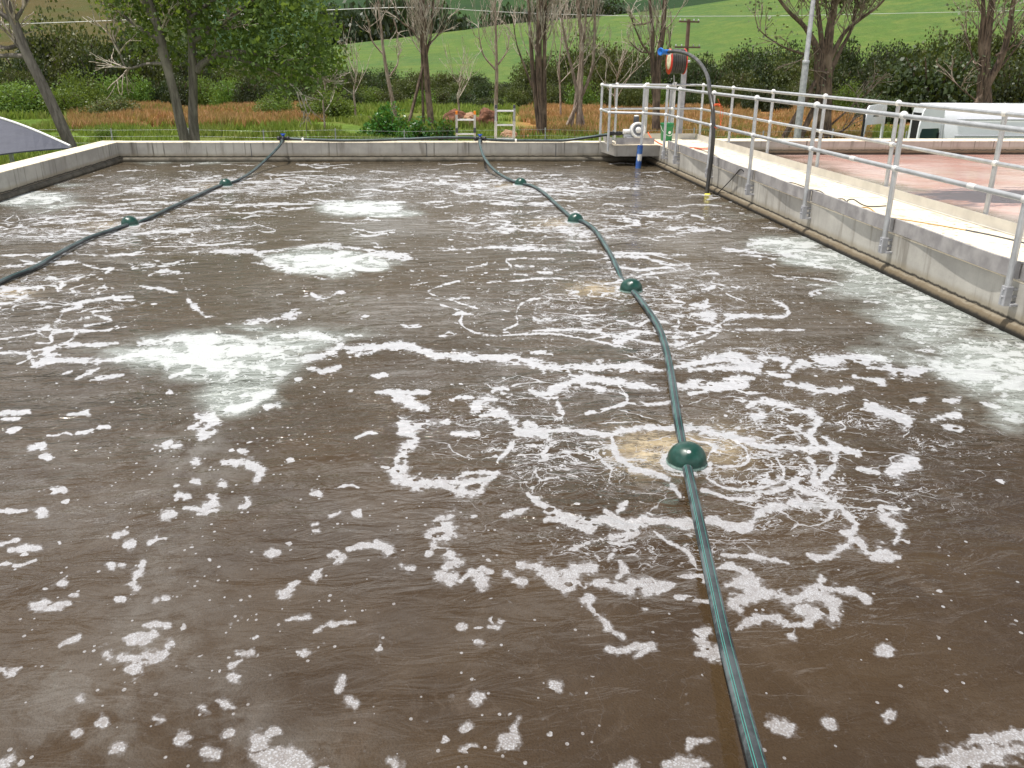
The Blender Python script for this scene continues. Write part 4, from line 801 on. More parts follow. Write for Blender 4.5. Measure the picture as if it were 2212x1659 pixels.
tree('dead_tree', 'brown double-stemmed dead tree behind the green bucket', 'tree', [([(1416, 300), (1418, 240), (1420, 180), (1424, 120), (1432, 70), (1436, 10), (1440, -80), (1442, -240)], [11, 10, 11, 8, 7, 6, 4, 2]), ([(1414, 190), (1409, 120), (1410, 70), (1404, 10), (1400, -60)], [7, 6, 5, 4, 2])], 44, M['bark_brown'], M['twig'], [([(1412, 125), (1390, 100), (1378, 75), (1368, 50), (1360, 20)], 2.6, 1.), ([(1408, 112), (1385, 112), (1362, 92)], 2.2, .8), ([(1410, 45), (1388, 52), (1372, 42)], 2, 1), ([(1432, 130), (1446, 95), (1450, 50)], 2, .8)], DEAD, auto=12, autoL=1.9, spread=.32, zmin=2.2, up=.8, minr=.009)
for (x, yb, yt, dist, L, lab) in [(766, 222, 150, 58, 3.0, 'small white skeletal sapling under the edge of the leafy crown'), (990, 222, 170, 60, 2.4, 'small bare sapling behind the orange rocks'), (1330, 230, 150, 52, 2.6, 'thin bare sapling left of the pump corner'), (1210, 200, 60, 58, 3., 'slender bare sapling between the two thick dead poplars'), (700, 250, 160, 40, 2., 'grey bare twiggy sapling below the leafy crown')]:
    tree('dead_sapling', lab, 'tree', [([(x, yb), (x-2, (yb+yt)/2+10), (x+3, yt+18), (x, yt)], [2.4, 2., 1.4, .6])], dist, M['bark_pale'], M['twig'], [], DEAD, auto=9, autoL=L, spread=.5, zmin=-.6, up=.5, depth=1, ar=.6)
gum1 = [([(1775, 292), (1776, 240), (1772, 190), (1768, 150), (1766, 110), (1740, 60), (1700, 20), (1660, -40), (1600, -160)], [17, 18, 15, 12, 10, 6, 4.5, 3, 1.5]), ([(1785, 250), (1786, 190), (1788, 130), (1792, 70), (1800, 20), (1812, -60), (1816, -260)], [13, 14, 13, 12, 8, 6, 3]), ([(1780, 180), (1776, 110), (1770, 50), (1762, -10), (1745, -90)], [10, 8, 6, 4.5, 2]), ([(1796, 120), (1825, 70), (1860, 40), (1900, 10), (1950, -50)], [7, 5, 4, 3, 1.5]), ([(1792, 160), (1815, 110), (1840, 60), (1850, 0), (1870, -90)], [7, 5, 4, 3, 1.5])]
tree('gum_tree', 'broad brown multi-stemmed tree spreading upward behind the light pole', 'tree', gum1, 42, M['bark_brown'], M['bark_pale'], [([(1752, 120), (1720, 112), (1690, 100), (1655, 78), (1635, 58)], 3, 1), ([(1740, 110), (1730, 140), (1745, 165)], 2, 1), ([(1795, 270), (1840, 230), (1880, 195), (1905, 165)], 2.5, 1), ([(1800, 295), (1830, 275), (1852, 245)], 3, 1)], auto=34, autoL=2.6, spread=.42, up=.5, leaves='lf_gum', lsize=.14, ln=9, zmin=3.2, minr=.014, ar=.22)
tree('gum_tree', 'reddish brown twin-stemmed tree behind the white van', 'tree', [([(2126, 300), (2126, 222), (2126, 160), (2130, 100), (2138, 40), (2146, -20), (2150, -120), (2150, -260)], [20, 19, 15, 13, 10, 8, 6, 3]), ([(2134, 180), (2160, 130), (2176, 80), (2186, 20), (2196, -50)], [11, 9, 8, 6, 3]), ([(2124, 150), (2118, 90), (2124, 30), (2120, -40)], [8, 7, 6, 4])], 44, M['bark_brown'], M['bark_pale'], [([(2122, 170), (2104, 130), (2090, 90), (2082, 70)], 2, 1), ([(2150, 160), (2190, 110), (2212, 80), (2240, 50)], 2.5, 1.2), ([(2112, 220), (2080, 195), (2055, 172)], 2., .8), ([(2150, 120), (2186, 100), (2200, 60)], 3, 1)], auto=12, autoL=2.6, spread=.5, up=.35, leaves='lf_gum', lsize=.14, ln=4, zmin=3., minr=.012, ar=.25)
# hedges and tree clumps on the far hills
HG = 'dark hedgerow trees on the far hill'
for i in range(34):
    f = i/33; xx = 700+f*295; d = 300-20*f+random.uniform(-8, 8); wx2, wy2 = place(xx, d); bush(wx2, wy2, 7+random.random()*4, 11+6*math.sin(f*3.1)+random.random()*4, 'hedge', 'dark hedgerow tree in the valley below the far hill, left of centre', 'tree', HG, 'hedgerow_tree')
for i in range(14):
    f = i/13; xx = 1060+f*125; d = 290+random.uniform(-6, 6); wx2, wy2 = place(xx, d); bush(wx2, wy2, 6+random.random()*3, 12+random.random()*4, 'hedge', 'dark hedgerow tree behind the ridge of the bright field, centre', 'tree', 'dark trees behind the ridge in the centre', 'hedgerow_tree')
for i in range(12):
    f = i/11; xx = 1160+f*155; d = 365+random.uniform(-8, 8); wx2, wy2 = place(xx, d); bush(wx2, wy2, 7+random.random()*3, 8+random.random()*4, 'hedge', 'dark tree at the top of the picture above the ridge, centre right', 'tree', 'dark trees above the ridge, centre right', 'hedgerow_tree')
for xx, d, lab in [(714, 410, 'lone dark bush high on the far hill, near the leafy crown'), (862, 430, 'lone dark bush at the top edge on the far hill'), (1385, 330, 'dark round bush at the top edge beside the bare tree'), (745, 330, 'dark bush above the left end of the far hedgerow'), (1010, 250, 'olive bush at the right end of the far hedgerow')]:
    wx2, wy2 = place(xx, d); bush(wx2, wy2, 5., 6.5, 'hedge', lab, 'bush', None, 'bush')
for i in range(10):
    xx = 700+i*18; wx2, wy2 = place(xx, 262+random.uniform(-6, 6)); bush(wx2, wy2, 5.+random.random()*2, 10+random.random()*2-i*.5, 'dark', 'dark scrubby bush in front of the far hedgerow beside the leafy crown', 'bush', 'scrub in front of the far hedgerow', 'bush')
# grass: blades in one object for the green and one for the dry stand
def grass(name, n, xr, dr, h, mat, lab, wid=.035, keep=None):
    xs_ = rng.uniform(xr[0], xr[1], n); ds = np.sqrt(rng.uniform(dr[0]**2, dr[1]**2, n)); az = YAW+np.arctan((xs_-1106)/1996.); bx_ = ds*np.sin(az); by_ = ds*np.cos(az)
    clump = np.array([mnoise.noise(Vector((a*.35, b*.35, 1.7))) for a, b in zip(bx_, by_)])
    ok = clump > (-.12 if keep is None else keep); bx_, by_, clump = bx_[ok], by_[ok], clump[ok]; n = len(bx_); bz = ground(bx_, by_)
    hh = h*(.5+.6*rng.random(n))*(.8+.7*np.clip(clump+.2, 0, 1)); a = rng.random(n)*6.28; wv = np.stack([np.cos(a), np.sin(a), 0*a], 1)*wid*(.6+.8*rng.random(n))[:, None]
    b = np.stack([bx_, by_, bz-.03], 1); lean = np.stack([rng.normal(size=n)*.25, rng.normal(size=n)*.25, np.ones(n)], 1)*hh[:, None]
    V = np.stack([b-wv, b+wv, b+lean*.6+wv*.7, b+lean], 1).reshape(-1, 3); F = np.arange(4*n).reshape(n, 4)
    o = bpy.data.objects.new(name, npmesh(name, V, F, mat, False, {'shade': np.repeat(rng.random(n), 4)})); C.objects.link(o); tag(o, lab, 'grass', None, 'stuff')
grass('green_grass', 60000, (-150, 2400), (33, 57), .42, M['gr_green'], 'fresh green grass behind the back wall and fence', .045)
grass('meadow_grass', 20000, (-150, 1150), (62, 80), .5, M['gr_green'], 'longer green grass at the foot of the scrub', .07)
grass('dry_grass', 42000, (120, 690), (51, 75), .55, M['gr_dry'], 'reddish dry grass behind the leaning trunk and twin trunks', .05, -.05)
grass('dry_grass', 70000, (1120, 1900), (44, 78), .48, M['gr_dry'], 'reddish dry grass behind the pump corner and walkway railing', .05, -.2)
grass('mound_grass', 9000, (700, 880), (35, 43), .38, M['gr_green'], 'lush green grass heaped around the glossy shrubs', .05, -.3)

# ------------------------------------------------------------ water
def segd(P, a, b):
    ab = b-a; t = np.clip(((P-a)@ab)/max(1e-9, ab@ab), 0, 1); return np.hypot(*(P-a-t[:, None]*ab).T)
Z7 = lambda p: gz(813.3+p[0]*.5208, 813.3+p[1]*.5208)
Z6 = lambda p: gz(p[0]*.4084, 271+p[1]*.4084)
Z5 = lambda p: gz(1491+p[0]*.3677, 338.9+p[1]*.3677)
D1 = lambda p: gz(*p)
Z8 = lambda p: gz(p[0]*.4289, 948.8+p[1]*.4289)
strokes = []       # (mapping, width in that zoom's pixels at the stroke, points)
def st(mp_, sc, w_, *pts): strokes.append((mp_, sc, w_, pts))
W7 = .5208
for w_, pts in [
 (34, [(700,230),(600,225),(560,185),(500,150),(430,140),(410,120),(440,100),(500,95)]), (34, [(290,185),(180,205),(110,225),(165,255),(130,290),(110,320),(120,370),(70,405),(150,440),(250,440),(330,470),(420,480),(450,440),(500,400)]),
 (16, [(500,400),(400,400),(330,420)]), (30, [(250,430),(360,440),(450,430)]), (28, [(700,230),(800,222),(900,235),(970,240),(1050,220),(1150,210),(1250,215),(1350,225),(1440,245),(1520,260),(1600,290),(1700,290),(1800,300),(1900,290),(2000,320)]),
 (40, [(590,230),(640,215),(700,240)]), (24, [(975,245),(990,310),(1020,350),(1080,385),(1150,400),(1210,430),(1240,470),(1260,500)]),
 (32, [(630,490),(680,530),(740,560),(800,580),(880,600),(950,590),(1020,610),(1100,600),(1200,600),(1300,610),(1400,600),(1480,630),(1540,620),(1600,560),(1680,530),(1760,530),(1840,540),(1920,540)]),
 (26, [(720,590),(790,600),(870,630),(900,620)]), (26, [(950,560),(1050,620),(1110,600)]), (26, [(1920,540),(1970,590),(1990,600),(1970,650),(1930,640)]), (30, [(1850,250),(1900,300),(1900,370),(1870,410),(1830,440),(1790,400),(1740,440),(1780,480),(1850,500),(1900,540)]),
 (20, [(1680,190),(1760,230),(1830,290),(1790,330),(1820,380),(1800,430)]), (20, [(1580,480),(1650,480),(1720,440),(1750,430)]), (12, [(1320,340),(1400,370),(1500,370),(1540,350),(1530,300),(1490,270)]), (12, [(1370,420),(1440,460),(1540,470),(1660,440),(1690,400),(1660,340)]), (16, [(1350,470),(1450,500),(1560,510),(1600,490)]),
 (22, [(1000,690),(1080,650)]), (24, [(960,760),(1000,700),(970,680),(1050,650)]), (20, [(800,720),(850,700),(920,680)]), (14, [(1150,640),(1200,680),(1260,710),(1300,740),(1330,800)]), (24, [(510,580),(560,570),(630,545)]),
 (78, [(280,610),(300,635),(275,650)]), (40, [(240,710),(300,730),(330,770),(290,790)]), (60, [(275,830),(305,835)]), (44, [(420,830),(440,860)]), (26, [(350,850),(400,810),(440,860)]), (36, [(540,820),(600,850)]), (50, [(600,780),(680,790),(740,820),(790,860),(830,800),(900,800)]), (74, [(720,830),(800,860)]),
 (42, [(870,860),(950,860),(1020,880),(1080,860),(1150,880),(1230,870)]), (26, [(1010,770),(1030,800),(1000,830)]), (18, [(1240,910),(1300,925),(1390,935)]), (22, [(1400,800),(1470,790),(1530,810)]), (22, [(1260,830),(1320,830),(1400,850)]), (64, [(1450,870),(1530,860),(1560,900),(1480,935)]), (54, [(1560,880),(1650,900),(1720,930),(1800,900),(1880,930),(1900,985),(1820,980),(1750,960)]),
 (32, [(1820,870),(1900,880),(1970,890),(2040,920)]), (30, [(1840,830),(1850,900)]), (36, [(1490,1050),(1560,1010),(1640,1000),(1700,1030),(1720,1080)]), (22, [(1700,1030),(1800,1030)]), (40, [(1330,1060),(1380,1050),(1340,1080),(1370,1120),(1430,1160),(1330,1150)]), (28, [(880,950),(930,1000),(970,1050),(1030,1080)]), (32, [(860,918),(890,924)]),
 (30, [(950,1130),(1010,1140),(1060,1120),(1150,1115),(1080,1160)]), (20, [(1430,740),(1550,745),(1640,760),(1710,775)]), (30, [(1790,740),(1860,750),(1950,700),(1990,680),(2060,740),(2170,750)]), (50, [(2080,728),(2120,735)]), (38, [(2090,545),(2120,600),(2170,640),(2150,690)]), (30, [(2090,540),(2200,550)]), (66, [(2140,400),(2190,375),(2240,350)]),
 (30, [(80,95),(130,110),(210,135)]), (20, [(0,65),(100,70),(210,65)]), (24, [(310,238),(420,235)]), (32, [(640,60),(700,80),(780,30),(860,20),(940,10)]), (14, [(860,40),(950,50)]), (12, [(1000,30),(1040,90),(1010,120),(870,155)]), (12, [(1040,110),(1150,115),(1240,100)]), (28, [(1240,40),(1400,45),(1480,40),(1530,30)]), (24, [(1440,10),(1560,10)]),
 (28, [(1540,120),(1600,100),(1700,130),(1800,150),(1830,190),(1800,240)]), (26, [(1700,30),(1820,50),(1900,60)]), (20, [(740,180),(770,150),(750,110)]), (20, [(500,350),(550,300),(570,270)]), (22, [(1040,520),(1000,560)]), (46, [(2030,120),(2150,160),(2212,190)]), (20, [(2000,380),(2080,400)]), (60, [(1630,1445),(1690,1450)]), (34, [(1300,1515),(1380,1512)]), (28, [(1290,1545),(1300,1530)]), (34, [(1860,1430),(1890,1450)]), (34, [(2080,1130),(2130,1132)]), (30, [(2100,1405),(2140,1405)]),
 (60, [(530,1500),(545,1515)]), (34, [(590,1420),(570,1460)]), (32, [(345,1555),(410,1535)]), (44, [(410,1325),(425,1330)]), (44, [(730,1290),(750,1295)]), (30, [(355,1455),(385,1455)]), (50, [(60,1600),(110,1605)]), (52, [(1200,1610),(1380,1612)]), (46, [(990,1622),(1050,1622)]), (26, [(470,1040),(500,1045)]), (24, [(340,1035),(360,1038)]), (26, [(815,1308),(835,1308)]), (26, [(410,1100),(430,1100)]), (22, [(1105,960),(1125,965)]), (30, [(0,690),(50,710)]), (30, [(100,800),(145,798)]), (40, [(1560,170),(1600,160)]),
 ]: strokes.append([(813.3+a*W7, 813.3+b*W7, ) for a, b in pts]+[w_*W7])
W6 = .4084
for w_, pts in [
 (20, [(0,945),(150,935),(300,930),(400,940),(520,915),(700,905)]), (26, [(230,740),(260,800),(330,830),(320,870),(380,930),(420,960),(340,985),(300,1040),(220,1075)]), (18, [(330,830),(430,800),(500,780)]), (18, [(0,750),(130,745)]), (22, [(460,740),(520,760),(600,755),(560,780)]), (14, [(0,1130),(100,1120),(200,1095)]),
 (16, [(740,850),(830,860),(920,880),(1000,870),(1080,845)]), (20, [(960,820),(990,880),(1000,930),(1040,970),(1090,1010),(1180,1000)]), (16, [(0,690),(200,680),(400,680),(600,685),(800,680),(1000,675),(1200,670)]), (14, [(350,500),(450,470),(600,455),(740,460)]), (14, [(240,560),(300,590),(400,570),(640,575),(900,560),(1050,550),(1200,540)]), (12, [(480,430),(700,415),(900,410),(1100,420),(1300,420),(1600,415)]), (28, [(1080,550),(1160,540)]),
 (34, [(0,1200),(150,1210),(180,1260),(220,1250),(350,1240),(480,1250),(650,1230)]), (22, [(180,1190),(400,1160),(620,1150)]), (20, [(400,1340),(450,1320),(520,1290)]), (18, [(470,1350),(560,1335),(650,1320)]), (12, [(320,1320),(380,1300)]), (40, [(1350,680),(1450,730),(1540,770)]), (30, [(1000,670),(1350,665)]), (50, [(1960,680),(2157,690)]), (20, [(680,730),(820,735)]), (22, [(20,870),(120,860),(200,870)]), (18, [(0,900),(160,915)]), (22, [(850,770),(940,775)]), (40, [(1180,1515),(1300,1480),(1450,1400)]), (34, [(1840,1200),(1960,1180),(2157,1165)]), (60, [(1040,1540),(1130,1560),(1070,1640)]), (28, [(1400,1490),(1480,1480)]), (26, [(1000,1600),(1080,1560)]), (22, [(360,1530),(470,1520)]), (30, [(0,1530),(150,1510)]), (18, [(0,1555),(100,1550)]), (60, [(2110,1450),(2157,1440)]), (70, [(2120,1610),(2157,1590)]), (24, [(2000,1410),(2157,1405)]), (24, [(1630,1290),(1720,1300),(1800,1270)]), (26, [(1650,890),(1700,915),(1810,880)]), (30, [(1490,1010),(1590,990)]), (30, [(1200,1050),(1560,1020)]), (40, [(740,1150),(900,1130),(1130,1110)]), (38, [(1500,1110),(1680,1110),(1800,1160),(1700,1220),(1570,1240)]), (30, [(1100,1290),(1240,1300),(1200,1340)]), (24, [(900,1330),(1000,1300)]), (40, [(650,1230),(800,1200),(950,1220)]),
 ]: strokes.append([(a*W6, 271+b*W6) for a, b in pts]+[w_*W6])
W5 = .3677
for w_, pts in [(56, [(600,1240),(700,1200),(850,1210),(950,1180),(1100,1190),(1200,1270)]), (70, [(1280,1270),(1450,1240),(1700,1280),(1780,1300)]), (26, [(1600,1200),(1700,1150),(1961,1200)]), (50, [(1780,1370),(1961,1300)]), (50, [(120,1180),(260,1170),(400,1230)]), (34, [(0,1250),(150,1240),(330,1235)]), (40, [(410,1180),(560,1190),(550,1225)]), (26, [(1680,1150),(1830,1160),(1940,1220)]), (24, [(0,1390),(330,1350)]), (44, [(0,1330),(300,1340)]), (30, [(390,1270),(580,1285)]), (30, [(960,1290),(1130,1325)]), (26, [(860,1380),(950,1360)]), (30, [(1000,1480),(1160,1500),(1280,1570)]), (34, [(1420,1540),(1580,1510)]), (40, [(1500,1590),(1590,1600)]), (24, [(1490,1430),(1580,1430)]), (30, [(340,520),(500,500),(700,500)]), (30, [(540,570),(700,600),(860,580)]), (18, [(640,620),(830,655)]), (20, [(880,630),(1060,690)]), (24, [(1290,1435),(1410,1425)]), (22, [(1700,1440),(1820,1470)]), (22, [(1310,880),(1340,885)]), (26, [(1380,882),(1440,880)]), (22, [(1290,930),(1370,945)]), (26, [(1370,930),(1490,940)]), (20, [(1400,1025),(1440,1020)]), (24, [(1320,1135),(1430,1140)]), (22, [(1260,765),(1340,770)]), (18, [(1250,795),(1330,810)]), (24, [(1290,825),(1400,830)]), (20, [(1060,790),(1120,800)]), (24, [(190,540),(380,560)]), (16, [(100,250),(250,215)]), (16, [(0,215),(130,230)]), (60, [(70,930),(130,940)]), (22, [(200,985),(300,985)]), (34, [(0,870),(90,880)]), (30, [(60,800),(140,760)])]:
    strokes.append([(1491+a*W5, 338.9+b*W5) for a, b in pts]+[w_*W5])
W8 = .4289
for w_, pts in [(38, [(1120,110),(1200,115),(1290,135),(1310,180),(1280,210)]), (44, [(2060,40),(2010,100),(1980,170),(2060,220),(2150,240),(2212,200)]), (26, [(780,30),(840,35)]), (30, [(870,35),(900,30)]), (32, [(960,115),(990,112)]), (26, [(1200,60),(1240,60)]), (30, [(150,45),(220,35)]), (26, [(200,88),(250,88)]), (30, [(200,265),(320,258)]), (40, [(205,365),(220,372)]), (44, [(1060,290),(1080,310),(1040,335)]), (30, [(1240,300),(1245,330),(1210,345)]), (40, [(820,390),(870,380)]), (24, [(1000,378),(1040,372)]), (28, [(50,560),(130,550),(200,545)]), (26, [(570,495),(640,470)]), (34, [(625,540),(670,515)]), (34, [(745,530),(830,492)]), (36, [(720,620),(700,680),(670,740)]), (44, [(660,735),(690,745)]), (34, [(555,628),(570,632)]), (26, [(600,632),(630,632)]), (46, [(165,840),(225,825)]), (34, [(250,850),(340,820)]), (34, [(1330,580),(1400,572)]), (26, [(1750,555),(1830,535),(1960,545)]), (26, [(1680,625),(1730,595)]), (30, [(1620,650),(1580,700)]), (32, [(1510,715),(1470,740),(1430,790)]), (44, [(1420,785),(1450,785)]), (36, [(2020,655),(2070,650)]), (30, [(1440,912),(1550,895)]), (24, [(1580,975),(1640,940),(1790,920)]), (34, [(725,935),(800,935)]), (36, [(835,940),(855,930)]), (42, [(705,1020),(780,980)]), (30, [(300,1040),(400,995)]), (64, [(530,1085),(560,1090)]), (70, [(600,1100),(700,1110),(820,1080)]), (60, [(640,1160),(700,1150)]), (34, [(840,1040),(870,1025)]), (44, [(1190,1080),(1260,1080)]), (24, [(1220,1110),(1160,1145)]), (38, [(1155,1195),(1200,1195)]), (30, [(1730,1190),(1715,1240),(1700,1270)]), (54, [(1760,1320),(1790,1325)]), (40, [(1025,1355),(1040,1365)]), (40, [(1100,1320),(1180,1350)]), (40, [(395,1310),(415,1310)]), (44, [(490,1430),(515,1410)]), (48, [(365,1480),(395,1470)]), (38, [(780,1410),(820,1410)]), (50, [(890,1515),(950,1500)]), (54, [(1130,1490),(1160,1480)]), (46, [(1350,1480),(1400,1470)]), (50, [(560,1575),(600,1555)]), (60, [(1040,1560),(1090,1590)]), (80, [(1290,1520),(1330,1540)]), (110, [(1300,1600),(1420,1620),(1530,1650)]), (60, [(1400,1560),(1500,1590)]), (60, [(0,1620),(60,1605)]), (50, [(1980,1640),(2020,1640)]), (30, [(1500,1075),(1540,1080)]), (22, [(0,360),(130,360)]), (30, [(1650,375),(1690,370)]), (28, [(1790,378),(1810,375)]), (30, [(1570,275),(1600,275)]), (22, [(1570,435),(1600,425)]), (24, [(1575,460),(1605,458)]), (24, [(880,235),(900,230)]), (30, [(1095,232),(1130,228)]), (30, [(885,280),(905,275)]), (30, [(925,290),(955,288)]), (22, [(960,215),(1000,210)]), (26, [(585,810),(620,805)]), (28, [(815,800),(845,798)]), (36, [(310,725),(325,725)]), (26, [(355,785),(385,780)])]:
    strokes.append([(a*W8, 948.8+b*W8) for a, b in pts]+[w_*W8])
for w_, pts in [(16, [(750,752),(870,745),(930,765),(1030,772),(1120,775),(1200,795),(1330,790),(1430,800)]), (14, [(1430,800),(1560,775),(1640,800)]), (14, [(1740,785),(1850,770),(1950,800)]), (8, [(830,550),(950,540),(1100,535),(1300,545),(1480,550)]), (8, [(560,545),(700,530),(830,545)]), (14, [(1230,810),(1300,820),(1420,840)]), (10, [(1160,655),(1155,690),(1200,690)]), (16, [(1380,720),(1330,740)]), (6, [(560,440),(700,440),(820,438),(1000,436),(1200,440)]),
    (44, [(1990, 1650), (2212, 1620)]), (30, [(2100,1600),(2212,1585)])]:
    strokes.append(list(pts)+[w_])
# foam rings drifting round the farther floats
cosr = lambda: random.random()
def toD(P):
    d = P-CO; z = d@FW; return 1106+FPX*(d@RT2)/z, 829.5-FPX*(d@UP2)/z
rr0 = random.Random(5)
cents = [(FL_A[1], 1.7), (FL_A[2], 1.6), (FL_A[3], 1.6), (FL_B[0], 1.7), (FL_B[1], 1.9), (np.array([-4.2, 7.7, 0]), 1.9)]
for c_, rm in cents:
    for q in range(17):
        r_ = rm*(.16+.84*rr0.random()**.8); a0_ = rr0.random()*6.28; da = rr0.uniform(.4, 1.5); P = []
        for j in range(7):
            a = a0_+da*j/6; r2 = r_*(1+.10*math.sin(j*1.9+q)+.1*(rr0.random()-.5)); P.append(np.array([c_[0]+r2*math.cos(a)*1.15, c_[1]+r2*math.sin(a), 0]))
        D = [toD(p) for p in P]; dist = np.linalg.norm(P[3]-CO); strokes.append(D+[rr0.uniform(.012, .034)*1870/dist])
    for q in range(4):
        a = rr0.random()*6.28; P = [np.array([c_[0]+r_*math.cos(a+.25*math.sin(r_*4+q)), c_[1]+r_*math.sin(a+.25*math.sin(r_*4+q)), 0]) for r_ in np.linspace(rm*.3, rm*1.05, 7)]
        D = [toD(p) for p in P]; dist = np.linalg.norm(P[3]-CO); strokes.append(D+[rr0.uniform(.010, .024)*1870/dist])
for c_ in FL_A+FL_B:
    strokes.append([toD(np.array([c_[0]+.13*math.cos(a), c_[1]+.13*math.sin(a), 0])) for a in np.linspace(.3, 6.2, 12)]+[.03*1870/np.linalg.norm(c_-CO)])
for q in range(190):
    yy = rr0.uniform(0, 1)**1.1*9.5+9.3; xx = rr0.uniform(-6.4, 4.4)
    if min(math.hypot(xx-c_[0], (yy-c_[1])) for c_, _ in cents) < .8: continue
    L_ = rr0.uniform(.15, .9); n_ = 5; P = [np.array([xx+L_*j/4, yy+.12*math.sin(j*1.3+q)+rr0.uniform(-.05, .05), 0]) for j in range(n_)]
    strokes.append([toD(p) for p in P]+[rr0.uniform(.012, .03)*1870/np.linalg.norm(P[2]-CO)])
for q in range(170):
    yy = rr0.uniform(2.6, 9.5); xx = rr0.uniform(-5.5, 4.2)
    if abs(xx) > yy*.62+.3 or (xx > -.6 and yy < 5 and rr0.random() < .6): continue
    L_ = rr0.uniform(.03, .22); a = rr0.uniform(-.5, .5); P = [np.array([xx+L_*j/3*math.cos(a), yy+L_*j/3*math.sin(a)+.02*math.sin(j*2+q), 0]) for j in range(4)]
    strokes.append([toD(p) for p in P]+[rr0.uniform(.010, .028)*1870/np.linalg.norm(P[2]-CO)])
# smooth, jitter and rasterise into vertex fields
rows = []; y_ = 12.; 
yd = np.concatenate([np.arange(347.0, 480, .8), np.arange(480, 1720, 1.9), np.arange(1722, 3300, 14)])
Yr = np.array([gz(1106, v)[1] for v in yd]); Yr = Yr[(Yr > -.5) & (Yr < YB)]; Yr = np.concatenate([[YB], Yr, [-3.]])
ncol = 1150; s_ = np.linspace(-1, 1, ncol)
kk = (.55*np.maximum(Yr, .5)+.4)[:, None]; mid = .35
Ln, Rn = mid-XL, XR-mid
Xg = np.where(s_[None] < 0, mid-kk*np.sinh(np.arcsinh(Ln/kk)*(-s_[None])), mid+kk*np.sinh(np.arcsinh(Rn/kk)*np.abs(s_[None])))
Yg = np.repeat(Yr[:, None], ncol, 1); PW = np.stack([Xg, Yg, 0*Xg], -1).reshape(-1, 3)
d_ = PW-CO; zc = d_@FW; vis = zc > .5; zc = np.where(vis, zc, 1)
PD = np.stack([1106+FPX*(d_@RT2)/zc, 829.5-FPX*(d_@UP2)/zc], -1); PD[~vis] = -9999
foam = np.full(len(PW), -1., np.float32)
order = np.argsort(PD[:, 1]); ys_ = PD[order, 1]
def near_idx(x0, x1, y0, y1):
    a, b = np.searchsorted(ys_, [y0, y1]); c = order[a:b]; px__ = PD[c, 0]; return c[(px__ > x0) & (px__ < x1)]
for s0 in strokes:
    w_ = s0[-1]*.5; pts = smoothpath([np.array(p[:2]) for p in s0[:-1]], 4) if len(s0) > 2 else [np.array(s0[0]), np.array(s0[0])+1]
    pts = np.array(pts); L = len(pts); ext = w_*2.0
    wv = w_*1.0*(.75+.45*np.sin(np.linspace(0, 3.14, L))+.25*np.sin(np.arange(L)*1.7+pts[0, 0]))
    for i in range(L-1):
        a, b = pts[i], pts[i+1]; e = ext*1.3
        idx = near_idx(min(a[0], b[0])-e, max(a[0], b[0])+e, min(a[1], b[1])-e, max(a[1], b[1])+e)
        if len(idx): foam[idx] = np.maximum(foam[idx], 1-segd(PD[idx], a, b)/max(1., wv[i]))
def soft(list_, prof=1.):
    f = np.zeros(len(PW), np.float32)
    for (x, y, rx, ry, v) in list_: q = ((PD[:, 0]-x)/rx)**2+((PD[:, 1]-y)/ry)**2; f = np.maximum(f, v*np.exp(-q*prof))
    return f
milk = soft([(360, 765, 150, 26, .8), (480, 775, 190, 62, 1.1), (620, 735, 140, 42, .8), (500, 860, 110, 50, .9), (560, 710, 120, 25, .6), (700, 568, 125, 30, 1.1), (800, 575, 70, 22, .7), (780, 450, 100, 15, 1.1), (840, 460, 70, 12, .9), (60, 432, 120, 22, .9), (150, 400, 60, 10, .5), (450, 352, 120, 8, .5),
    (1700, 530, 110, 24, .85), (1800, 560, 130, 30, .95), (1900, 600, 130, 46, 1.), (2020, 680, 150, 85, 1.), (2120, 780, 130, 85, 1.), (2180, 710, 110, 60, .8), (2200, 870, 80, 60, .7), (1950, 775, 160, 34, .6), (2060, 640, 110, 50, .95), (1620, 470, 90, 16, .45), (1540, 440, 60, 10, .4), (330, 352, 90, 8, .5)])
froth = soft([(480, 765, 190, 45, 1.), (700, 568, 125, 30, 1.2), (780, 450, 100, 15, 1.2), (60, 428, 100, 14, .8), (1720, 530, 90, 14, .6), (2170, 790, 90, 50, .9)])
film = soft([(640, 650, 120, 60, .6), (760, 500, 120, 50, .5), (400, 960, 90, 90, .65), (430, 1060, 110, 80, .45), (380, 1200, 110, 140, .38), (340, 1400, 160, 160, .38), (180, 1550, 250, 140, .4), (160, 1050, 260, 180, .25), (480, 1550, 120, 110, .45), (650, 1620, 200, 60, .3)])
tan = soft([(1400, 975, 75, 46, 1.), (1450, 960, 75, 38, .7), (1560, 965, 70, 45, .55), (1290, 625, 62, 15, .75), (1200, 482, 50, 9, .7), (1095, 402, 34, 5, .6), (235, 487, 45, 8, .5), (455, 402, 30, 5, .5), (20, 632, 50, 14, .6)])
rip = soft([(1480, 980, 480, 230, 1.), (1360, 620, 330, 90, .8), (1240, 480, 260, 50, .7), (1120, 400, 220, 30, .7), (280, 485, 260, 60, .7), (490, 400, 220, 30, .7), (800, 900, 500, 140, .75), (500, 600, 500, 90, .5), (2000, 900, 400, 100, .35)])
web = soft([(1230, 960, 300, 110, .75), (1700, 1000, 330, 150, .8), (1400, 1180, 330, 60, .5), (1200, 860, 300, 60, .5), (1360, 650, 270, 70, .9), (1240, 490, 240, 40, .9), (1120, 405, 240, 26, 1.), (280, 495, 260, 45, 1.), (490, 405, 240, 26, 1.), (80, 650, 180, 60, .8), (800, 400, 800, 30, .55), (1500, 760, 300, 40, .5), (1700, 470, 300, 40, .35)])
